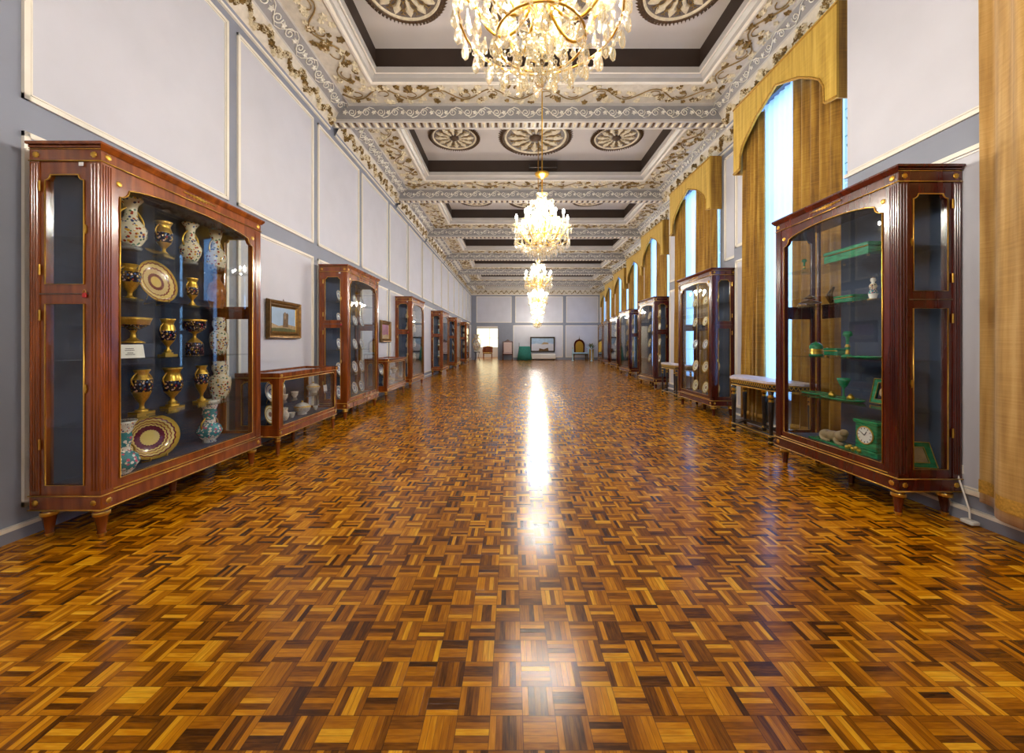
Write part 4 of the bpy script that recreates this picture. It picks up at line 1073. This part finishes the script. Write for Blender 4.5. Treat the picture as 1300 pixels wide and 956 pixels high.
# porcelain service in the low showcases
for cn, cc, w in (('low showcase under the ruin painting', C1, 1), ('second low showcase', C2, .9)):
    A = [('blue', -.5, .59, .13, 'flowered plate standing'), ('tureen', .42, .59, .16, 'round tureen with lid'), ('cup', -.28, .59, .07, 'small teacup'), ('cup', -.05, .59, .075, 'wider teacup'), ('blue', -.12, .59, .12, 'second standing plate, behind the cups,'),
         ('yellow', -.52, .333, .12, 'yellow-rimmed plate'), ('jug', -.3, .333, .16, 'milk jug with handle'), ('cup', -.12, .333, .07, 'low teacup'), ('tureen', .13, .333, .19, 'flowered tureen'), ('cup', .48, .333, .06, 'farthest little bowl')]
    if w < 1: A = A[:2]+A[6:9]
    for kind, x, z, h, d_ in A:
        lab = f'{d_} on the {"upper" if z > .5 else "lower"} level of the {cn}'.replace('standing plate, behind the cups,', 'standing plate')
        if kind in ('blue', 'yellow'): lean(kind, cc, x, .34 if 'behind' in d_ else .2, z, h, lab, 'porcelain in the '+cn)
        else: stand(kind, cc, x, .2, z, h, lab, {'cup': 'cup', 'jug': 'jug', 'tureen': 'tureen'}[kind], 'porcelain in the '+cn)
b = mb('paper'); b.plate([[(-.05, 0), (.05, 0), (.05, .09), (-.05, .09)]], 0, .002, lambda a, z, t: (a, t+z*.1, z)); o = in_cab(b.build('printed_card'), C1, .58, .1, .595); tag(o, 'small white card standing at the far end of the low showcase', 'card')

# ------------------------------------------------------------------ paintings
def painting(y0, y1, z0, z1, label, sky, ruin=True):
    yc = (y0+y1)/2; root = empty('framed_painting', (XL(yc)+.028, yc, z0)); w = (y1-y0)/2; h = z1-z0
    fn = lambda a, z, t: (t, a, z)
    b = MB()
    prof = [(0, .02, 'bronze'), (.012, .05, 'antique'), (.035, .045, 'antique'), (.05, .03, 'bronze'), (.07, .035, 'antique'), (.095, .012, 'gilt'), (.1, .004, 'antique')]
    R = [[fn(-w+d, d, t), fn(w-d, d, t), fn(w-d, h-d, t), fn(-w+d, h-d, t)] for d, t, _ in prof]
    R0 = [fn(-w, 0, 0), fn(w, 0, 0), fn(w, h, 0), fn(-w, h, 0)]
    b.mat('bronze'); b.add(R0+R[0], [(i, (i+1) % 4, 4+(i+1) % 4, 4+i) for i in range(4)])
    for k in range(len(R)-1): b.mat(prof[k][2]); b.add(R[k]+R[k+1], [(i, (i+1) % 4, 4+(i+1) % 4, 4+i) for i in range(4)])
    b.mat('bronze'); b.add(R0, [(3, 2, 1, 0)]); b.build('gilt_frame', root)
    d = .098
    b = mb(sky); b.box(.001, .006, -w+d, w-d, d, h-d)
    b.mat('tanfig'); b.plate([[(-w+d, d), (w-d, d), (w-d, d+h*.16), (w*.2, d+h*.2), (-w*.3, d+h*.14), (-w+d, d+h*.22)]], .0062, .0075, fn)
    if ruin:
        b.mat('bronze'); b.plate([[(-.02, d+h*.12), (.1, d+h*.12), (.11, h*.66), (.07, h*.7), (.06, h*.66), (.03, h*.72), (-.01, h*.66)]], .0078, .009, fn)
        b.mat('plant'); b.plate([[(-w+d, d), (w-d, d), (w-d, d+h*.06), (0, d+h*.1), (-w+d, d+h*.08)]], .0092, .01, fn)
    b.build('canvas', root)
    b = mb('bronze'); b.tube([(.01, -.02, h-.02), (0.0, 0, h+.03), (.01, .02, h-.02)], .003, 4); b.build('hook', root)
    tag(root, label, 'painting')
M_['psky'] = simple('painted_sky', (150, 176, 204), .5, .15, 4)
M_['pred'] = simple('painted_evening', (150, 90, 120), .5, .35, 5)
painting(5.08, 5.86, 1.37, 1.9, 'gilt-framed painting of a ruined tower under blue sky above the low showcase', 'psky')
painting(9.45, 10.2, 1.33, 1.88, 'gilt-framed painting with rosy sky, partly behind the second tall cabinet', 'pred', False)

# ------------------------------------------------------------------ console tables by the windows
def console(w=1.5, d=.46, h=.81):
    """octagonal front console: marble top, scalloped apron, turned legs, low stretcher"""
    root = empty('console_table', (0, 0, 0)); c = .3
    O = lambda e: [(-w/2-e, d), (-w/2-e, d*.55), (-w/2+c-e*.5, -e), (w/2-c+e*.5, -e), (w/2+e, d*.55), (w/2+e, d)]
    b = mb('marble'); b.plate([O(.015)], h-.028, h, lambda a, y, t: (a, y, t)); b.build('marble_top', root)
    b = mb('ebony'); b.plate([O(-.01)], h-.12, h-.028, lambda a, y, t: (a, y, t)); b.mat('gilt')
    pl = O(-.006); b.tube([(x, y, h-.118) for x, y in pl], .008, 5); b.tube([(x, y, h-.04) for x, y in O(.0)], .007, 5)
    for (xa, ya), (xb, yb) in zip(pl, pl[1:]):
        L = math.hypot(xb-xa, yb-ya); n = max(2, int(L/.045))
        for k in range(n):
            pts = []
            for j in range(7):
                t = (k+j/6)/n; pts.append((xa+(xb-xa)*t*1, ya+(yb-ya)*t, h-.045-.045*math.sin(PI*j/6)))
            b.tube(pts, .004, 4)
    b.build('apron', root)
    LP = [(.03, 0), (.036, .03), (.02, .045), (.03, .07), (.036, .1), (.022, .12), (.022, .15), (.03, .4), (.034, .55), (.024, .58), (.036, .6), (.03, .64), (.038, .69)]
    for x, y in ((-w/2+c+.0, .045), (w/2-c, .045), (-w/2+.05, d-.06), (w/2-.05, d-.06), (-.17, d-.08), (.17, d-.08)):
        g = mb('ebony'); g.lathe(LP, 10, (x, y, 0), bands=['ebony', 'gilt', 'ebony', 'ebony', 'gilt', 'ebony', 'ebony', 'ebony', 'gilt', 'ebony', 'gilt', 'ebony']); g.build('leg', root)
    b = mb('ebony'); b.plate([[(-w/2+.02, d-.02), (-w/2+.02, d-.1), (-w/2+c-.02, .02), (w/2-c+.02, .02), (w/2-.02, d-.1), (w/2-.02, d-.02)], [(-w/2+.12, d-.1), (-w/2+c+.04, .08), (w/2-c-.04, .08), (w/2-.12, d-.1)]], .1, .125, lambda a, y, t: (a, y, t))
    b.mat('gilt'); b.tube([(x, y, .118) for x, y in [(-w/2+.018, d-.1), (-w/2+c-.02, .018), (w/2-c+.02, .018), (w/2-.018, d-.1)]], .006, 5); b.build('stretcher', root)
    return root
t1 = console(1.42, .42); place(t1, 'R', 3.27, 5.32); tag(t1, 'ebonised and gilt console table with marble top beside the malachite cabinet', 'console table', 'console tables')
t2 = copy_tree(t1); place(t2, 'R', 3.78, 9.3); t2.scale = (1, .68, 1); tag(t2, 'ebonised and gilt console table beyond the second window-wall cabinet', 'console table', 'console tables')

# ------------------------------------------------------------------ chandeliers
def drop(b, p, r, h, n=7):
    x, y, z = p
    b.lathe([(0, 0), (r*.5, -h*.18), (r, -h*.62), (r*.75, -h*.85), (0, -h)], n, (x, y, z), sy=.55)
    b.sphere((x, y, z+r*.35), r*.38, 6, 4)
def chandelier(full=True):
    """origin at the lowest crystal; lamp flames .5 up, crown .82 up"""
    root = empty('crystal_chandelier', (0, 0, 0))
    r_ = random.Random(3)
    b = mb('brass'); b.lathe([(.008, .8), (.008, 1.02)], 8)
    b.lathe([(.0, 1.0), (.02, 1.01), (.075, 1.045), (.085, 1.07), (.03, 1.085), (.02, 1.1), (0, 1.1)], 20); b.build('canopy_bowl', root)
    b = mb('brass'); L = ZP-EYE-1.08
    for k in range(12):
        z = .82+.018*k
        b.tube([(.009*math.cos(t)*(1 if k % 2 else 0), .009*math.cos(t)*(0 if k % 2 else 1), z+.013*math.sin(t)) for t in [2*PI*j/8 for j in range(8)]], .003, 4, closed=True)
    b.build('chain', root)
    b = mb('brass'); b.tube([(0, 0, 1.08), (0, 0, ZP-EYE-1.1)], .008, 6); b.build('rod', root)
    b = mb('crystal'); b.lathe([(0, .1), (.05, .13), (.06, .17), (.03, .2), (.022, .26), (.05, .32), (.055, .36), (.025, .4), (.02, .56), (.045, .6), (.03, .66), (.02, .72), (.05, .78), (.075, .82), (.0, .81)], 14); b.build('stem', root)
    arms = [(8, .3, .27, .4, 0), (6, .16, .36, .5, .3)]
    mergedA, mergedC, mergedB = mb('brass'), mb('candle'), mb('bulb')
    pend = []
    for n, R, z0, zc, off in arms:
        for k in range(n):
            a = 2*PI*k/n+off; ca, sa = math.cos(a), math.sin(a)
            A = mb('brass') if full else mergedA; A.mat('brass')
            pts = []
            for j in range(13):
                t = j/12; r = .03+(R-.03)*t; z = z0+.06-.11*math.sin(PI*min(1, t*1.25))*(1-.2*t)+max(0, t-.7)*.33*(zc-z0+.02)/.15
                pts.append((r*ca, r*sa, z))
            A.tube(pts, .007, 5); x, y, z = pts[-1]
            A.mat('crystal'); A.lathe([(.008, 0), (.045, .012), (.05, .02), (.012, .014)], 10, (x, y, z))
            if full: arm = A.build('arm', root)
            Cn = mb('candle') if full else mergedC; Cn.mat('candle'); Cn.lathe([(.011, .01), (.011, .085), (.006, .09)], 8, (x, y, z))
            if full: Cn.build('candle_sleeve', arm)
            B = mb('bulb') if full else mergedB; B.lathe([(0, .088), (.012, .105), (.007, .128), (0, .142)], 6, (x, y, z))
            if full: B.build('bulb', arm)
            m = 5 if n == 8 else 4
            for j in range(m):
                aa = a+2*PI*j/m; pend.append((x+.045*math.cos(aa), y+.045*math.sin(aa), z-.01, .013, r_.uniform(.05, .075)))
            q = pts[7]; pend.append((q[0], q[1], q[2]-.012, .017, .085))
    # upward curling crystal arms of the crown
    G = mb('crystal')
    for k in range(8):
        a = 2*PI*k/8+.2; G2 = mb('crystal') if full else G
        G2.tube([(r*math.cos(a), r*math.sin(a), z) for r, z in ((.03, .58), (.06, .66), (.1, .735), (.13, .74), (.145, .7), (.13, .67))], [.009, .008, .008, .007, .006, .004], 5)
        if full: G2.build('crown_arm', root)
        pend.append((.145*math.cos(a), .145*math.sin(a), .66, .011, .05))
    # basket rings
    for R, z, n, rr, hh in ((.315, .27, 26, .017, .085), (.3, .36, 18, .014, .07), (.24, .21, 20, .019, .09), (.2, .33, 14, .016, .08), (.165, .165, 14, .02, .095), (.12, .3, 10, .016, .09), (.095, .135, 9, .02, .09), (.035, .1, 4, .018, .08)):
        for k in range(n):
            a = 2*PI*(k+.5)/n; pend.append((R*math.cos(a), R*math.sin(a), z+.012*math.sin(3*a), rr, hh))
    D = mb('crystal'); ex = mb('crystal')
    cnt = 0
    pend.sort(key=lambda p: -p[4])
    for p in pend:
        if full and cnt < 96:
            q = mb('crystal'); drop(q, p[:3], p[3], p[4]); q.build('crystal_drop', root); cnt += 1
        else: drop(ex, p[:3], p[3], p[4], 5)
    o = ex.build('small_crystals', root); o['kind'] = 'stuff'
    # bead strings: swags from crown to arms and basket chains
    s = mb('crystal')
    for k in range(16):
        a = 2*PI*k/16
        for j in range(12):
            t = j/11; r = .05+.24*t; z = .78-.36*t-.12*math.sin(PI*t); s.sphere((r*math.cos(a), r*math.sin(a), z), .0075, 5, 3)
        for j in range(14):
            t = j/13; r = .3*math.cos(t*PI/2)+.01; z = .27-.17*math.sin(t*PI/2); s.sphere((r*math.cos(a+.1), r*math.sin(a+.1), z), .009, 5, 3)
    o = s.build('bead_strings', root); o['kind'] = 'stuff'
    if not full:
        mergedA.build('arm', root); mergedC.build('candle_sleeve', root); mergedB.build('bulb', root); G.build('crown_arm', root)
    b = mb('brass')
    for R, z in ((.3, .265), (.165, .18)): b.tube([(R*math.cos(2*PI*k/32), R*math.sin(2*PI*k/32), z) for k in range(32)], .005, 5, closed=True)
    b.build('ring', root)
    b = mb('crystal'); b.sphere((0, 0, .03), .028, 12, 8); b.build('finial_ball', root)
    return root
CH = {0: (-.05, -2.2), 1: (.12, 1.62), 2: (.4, 5.1), 3: (.6, 8.8), 4: (.85, 12.6), 5: (1.1, 16.4), 6: (1.35, 20.2), 7: (1.6, 24.1), 8: (1.86, 28.2)}
chA = chandelier(True); chB = None
CN = {0: 'crystal chandelier behind the camera', 1: 'nearest crystal chandelier, cut by the top of the photo', 2: 'second crystal chandelier, hanging on a long gilt rod with gold bowl', 3: 'third crystal chandelier along the hall', 4: 'fourth crystal chandelier along the hall',
      5: 'fifth crystal chandelier along the hall', 6: 'sixth crystal chandelier, mostly hidden behind nearer ones', 7: 'seventh crystal chandelier, mostly hidden behind nearer ones', 8: 'farthest crystal chandelier, before the end wall'}
for k, (x, y) in CH.items():
    if 1 <= k <= 2: o = chA if k == 1 else copy_tree(chA)
    else:
        if chB is None: chB = chandelier(False); o = chB
        else: o = copy_tree(chB)
    o.location = (x, y, EYE+1.08); o.rotation_euler.z = .37*k+.1
    if k == 1: o.scale = (1.14, 1.14, 1.1)
    tag(o, CN[k], 'chandelier', 'crystal chandeliers')

# ------------------------------------------------------------------ furniture at the far end
YE = END-.55
def at(p, Y): return (p-650)/FPX*Y
# high-backed armchair
root = empty('high_back_chair', (at(644.5, 29.6), 29.7, 0)); w = .36
b = mb('ebony'); b.mat('mahogd')
for sx in (-1, 1):
    for y in (-.28, .28):
        g = mb('mahogd'); g.lathe([(.03, 0), (.035, .1), (.025, .15), (.035, .45)], 8, (sx*w, y, 0)); g.build('leg', root)
g = mb('mahogd'); g.cbox(-w-.04, w+.04, -.32, .32, .42, .5, .01); g.build('seat_frame', root)
g = mb('pink'); g.cbox(-w, w, -.31, .25, .5, .58, .03); g.build('seat', root)
g = mb('mahogd'); g.plate([[(-w-.04, .5), (w+.04, .5), (w+.04, 1.45), (w*.5, 1.5), (0, 1.62), (-w*.5, 1.5), (-w-.04, 1.45)], [(-w+.04, .6), (w-.04, .6), (w-.04, 1.38), (-w+.04, 1.38)]], .24, .3, lambda a, z, t: (a, t, z)); bk = g.build('backrest', root)
g = mb('pink'); g.cbox(-w+.04, w-.04, .23, .28, .6, 1.38, .01); g.build('back_cushion', root)
for sx in (-1, 1):
    g = mb('mahogd'); g.tube([(sx*w, -.28, .5), (sx*w, -.28, .78), (sx*w, .25, .85)], .025, 6); g.build('arm', root)
tag(root, 'high-backed dark wood chair with pale pink upholstery beside the doorway', 'chair')
# teal draped stand
root = empty('draped_stand', (at(666, 29.5), 29.6, 0))
g = mb('tealcloth'); n = 20
vs = []
for zz, r in ((.02, .52), (.5, .46), (1.0, .4), (1.08, .36)):
    for k in range(n): a = 2*PI*k/n; q = r*(1+.04*math.sin(6*a)); vs.append((q*math.cos(a)*1.1, q*math.sin(a)*.6, zz))
g.add(vs, [(r*n+k, r*n+(k+1) % n, (r+1)*n+(k+1) % n, (r+1)*n+k) for r in range(3) for k in range(n)]+[tuple(3*n+k for k in range(n)), tuple(n-1-k for k in range(n))], True); g.build('cloth', root)
g = mb('ebony'); g.tube([(-.42, 0, 1.0), (-.42, 0, 1.35)], .02, 6); g.build('post', root)
tag(root, 'teal cloth draped stand against the end wall', 'stand')
# painting over a low plinth
x0, x1 = at(673, END), at(704, END)
root = empty('landscape_painting', ((x0+x1)/2, END-.12, .62)); w = (x1-x0)/2
fn = lambda a, z, t: (a, -t, z)
g = mb('ebony'); g.plate([[(-w, 0), (w, 0), (w, 1.2), (-w, 1.2)], [(-w+.09, .09), (w-.09, .09), (w-.09, 1.11), (-w+.09, 1.11)]], 0, .07, fn); g.mat('bronze'); g.tube([(a, -.072, z) for a, z in ((-w+.09, .09), (w-.09, .09), (w-.09, 1.11), (-w+.09, 1.11))], .02, 4, closed=True); g.build('frame', root)
g = mb('psky'); g.box(-w+.09, w-.09, -.02, 0, .09, 1.11)
g.mat('field'); g.plate([[(-w+.09, .09), (w-.09, .09), (w-.09, .62), (w*.4, .7), (0, .6), (-w*.5, .68), (-w+.09, .6)]], .022, .026, fn)
g.mat('tanfig'); g.plate([[(-w*.1, .6), (w*.5, .62), (w*.45, .75), (.1, .78)]], .028, .032, fn)
g.mat('bronze'); g.plate([[(-w*.3, .1), (w*.5, .1), (w*.45, .35), (w*.1, .22), (-w*.25, .3)]], .028, .032, fn); g.build('canvas', root)
tag(root, 'wide dark-framed landscape painting low on the end wall', 'painting')
root = empty('covered_bench', ((x0+x1)/2+.05, END-.42, 0)); w = .95
g = mb('white'); g.cbox(-w, w, -.2, .2, .08, .5, .06); g.build('cover', root)
for sx in (-1, 1): g = mb('ebony'); g.cbox(sx*w*.85-.04, sx*w*.85+.04, -.15, .15, 0, .08, .01); g.build('foot', root)
tag(root, 'pale covered bench standing below the landscape painting', 'bench')
# throne chair
root = empty('throne_chair', (at(736.5, 29.5), 29.6, 0))
for sx in (-1, 1):
    for y in (-.3, .3):
        g = mb('bronze'); g.lathe([(.04, 0), (.05, .1), (.03, .2), (.05, .42)], 8, (sx*.5, y, 0)); g.build('leg', root)
g = mb('bronze'); g.cbox(-.58, .58, -.35, .35, .42, .5, .01); g.build('seat_frame', root)
g = mb('paleblue'); g.cbox(-.5, .5, -.34, .2, .5, .6, .04); g.build('seat', root)
O = [(-.4, .5), (.4, .5), (.42, 1.2)]+[(.42*math.cos(t), 1.2+.42*math.sin(t)) for t in [PI*k/12 for k in range(1, 12)]]+[(-.42, 1.2)]
H = [(a*.72, .72+(z-.72)*.85 if z > .6 else .62) for a, z in O]
g = mb('mahogd'); g.plate([O, H], .24, .32, lambda a, z, t: (a, t, z)); g.mat('bronze'); g.lathe([(.06, 1.6), (.04, 1.66), (.015, 1.72), (0, 1.98)], 10, (0, .28, 0)); g.build('backrest', root)
g = mb('gilt'); g.plate([H], .26, .29, lambda a, z, t: (a, t, z)); g.build('back_panel', root)
for sx in (-1, 1):
    g = mb('paleblue'); g.tube([(sx*.56, -.34, .5), (sx*.6, -.34, .95), (sx*.52, .25, 1.0)], .035, 6); g.build('arm', root)
tag(root, 'gilded throne chair with arched back standing at the end wall', 'chair')
for k, (p, dy) in enumerate(((726, -.5), (746.5, -.8))):
    root = empty('pale_post', (at(p+2*k, 29.1), 29.2+dy, 0))
    g = mb('paleblue'); g.lathe([(.1, 0), (.1, .03), (.03, .05), (.028, 1.0), (.05, 1.02), (.0, 1.08)], 10); g.build('post', root)
    g = mb('brass'); g.lathe([(.032, .92), (.04, .95), (.032, .98)], 10); g.build('collar', root)
    tag(root, f'pale blue barrier post in front of the throne chair, {("nearer the painting", "nearer the windows")[k]}', 'barrier post', 'barrier posts')
# plant on pedestal
root = empty('potted_plant', (at(757.5, 29.3), 29.5, 0))
g = mb('yellow' if 'yellow' in M_ else 'hem'); g.lathe([(.17, 0), (.2, .05), (.15, .1), (.18, .8), (.22, .85), (0, .84)], 14); g.build('pot', root)
g = mb('plant'); rr = random.Random(5)
for k in range(26):
    a = rr.uniform(0, 6.28); L = rr.uniform(.3, .6); d = rr.uniform(.15, .6)
    p0 = Vector((0, 0, .84)); p1 = Vector((d*math.cos(a)*.6, d*math.sin(a)*.6, .84+L*.7)); p2 = Vector((d*math.cos(a), d*math.sin(a)*.9, .84+L*.85))
    t = Vector((-math.sin(a), math.cos(a), 0))*.03
    g.add([p0-t*.4, p0+t*.4, p1+t, p1-t, p2], [(0, 1, 2, 3), (3, 2, 4)])
g.build('foliage', root); root.location.x -= .35; tag(root, 'dry leafy plant in a tall pale pot at the window end of the far wall', 'plant')
# vase on stand near the doorway
root = empty('pedestal_table', (-2.55, 27.6, 0))
g = mb('ebony'); g.lathe([(.24, .66), (.25, .7), (0, .7)], 16); g.build('tabletop', root)
for k in range(3):
    a = 2*PI*k/3; g = mb('ebony'); g.tube([(.2*math.cos(a), .2*math.sin(a), .67), (.12*math.cos(a), .12*math.sin(a), .35), (.25*math.cos(a), .25*math.sin(a), .015)], .02, 6); g.build('leg', root)
tag(root, 'small dark round table near the doorway carrying a large vase', 'table')
o = get('tallvase', vessel); o.location = (-2.55, 27.6, .702); o.scale = (1.2, 1.2, 1.25); o.rotation_euler = (0, 0, .4); tag(o, 'large pale vase standing on the round table near the doorway', 'vase')
# armchair in the room beyond
root = empty('armchair', (at(619, 33.5), 33.6, 0))
for sx in (-1, 1):
    for y in (-.25, .25): g = mb('mahog'); g.lathe([(.025, 0), (.035, .4)], 8, (sx*.36, y, 0)); g.build('leg', root)
g = mb('velvet'); g.cbox(-.4, .4, -.32, .3, .4, .52, .03); g.build('seat', root)
g = mb('mahog'); g.plate([[(-.42, .5), (.42, .5), (.44, 1.0), (0, 1.08), (-.44, 1.0)]], .26, .32, lambda a, z, t: (a, t, z)); g.build('backrest', root)
for sx in (-1, 1): g = mb('mahog'); g.tube([(sx*.4, -.28, .5), (sx*.42, -.28, .75), (sx*.42, .27, .8)], .025, 6); g.build('arm', root)
tag(root, 'wooden armchair with ochre seat in the bright room beyond the doorway', 'armchair')
# cable by the near window-wall cabinet
b = mb('white'); b.tube([(3.31, 2.86, .36), (3.3, 2.8, .2), (3.29, 2.76, .1), (3.27, 2.74, .045)], .006, 6); root = b.build('power_cable')
b = mb('white'); b.cbox(3.24, 3.3, 2.7, 2.78, .012, .04, .006); b.build('plug', root); b = mb('white'); b.cbox(3.335, 3.349, 2.84, 2.9, .33, .4, .004); b.build('socket', root)
tag(root, 'white power cable with plug hanging from the wall behind the malachite cabinet', 'cable')
# ------------------------------------------------------------------ light
def lamp(kind, name, loc, energy, color, rot=(0, 0, 0), **kw):
    d = bpy.data.lights.new(name, kind); d.energy = energy; d.color = color
    for k, v in kw.items(): setattr(d, k, v)
    o = bpy.data.objects.new(name, d); C.objects.link(o); o.location = loc; o.rotation_euler = rot
    return o
for i in range(1, 8):
    x, wc = XR[i], WIN[i]
    lamp('AREA', 'daylight', (x+.75, wc, 2.8), 150, (.27, .53, 1), rot=(0, PI/2, 0), shape='RECTANGLE', size=5, size_y=2.2)
lamp('AREA', 'far_room_fill', (-2, END+3.5, 3.35), 60, (1, .86, .6), shape='SQUARE', size=2.4)  # unseen area lamp added to brighten the room beyond the doorway
w = bpy.data.worlds.new('world'); S.world = w; w.use_nodes = True
bg = w.node_tree.nodes['Background']; bg.inputs[0].default_value = (.4, .65, 1, 1); bg.inputs[1].default_value = .8
S.view_settings.view_transform = 'Standard'; S.view_settings.look = 'None'; S.view_settings.gamma = 1; S.view_settings.use_curve_mapping = False
S.view_settings.exposure = 0.7
cy = S.cycles
cy.max_bounces = 8; cy.diffuse_bounces = 4; cy.glossy_bounces = 4; cy.transmission_bounces = 4; cy.transparent_max_bounces = 24
cy.use_denoising = True; cy.sample_clamp_indirect = 6; cy.caustics_reflective = False; cy.caustics_refractive = False
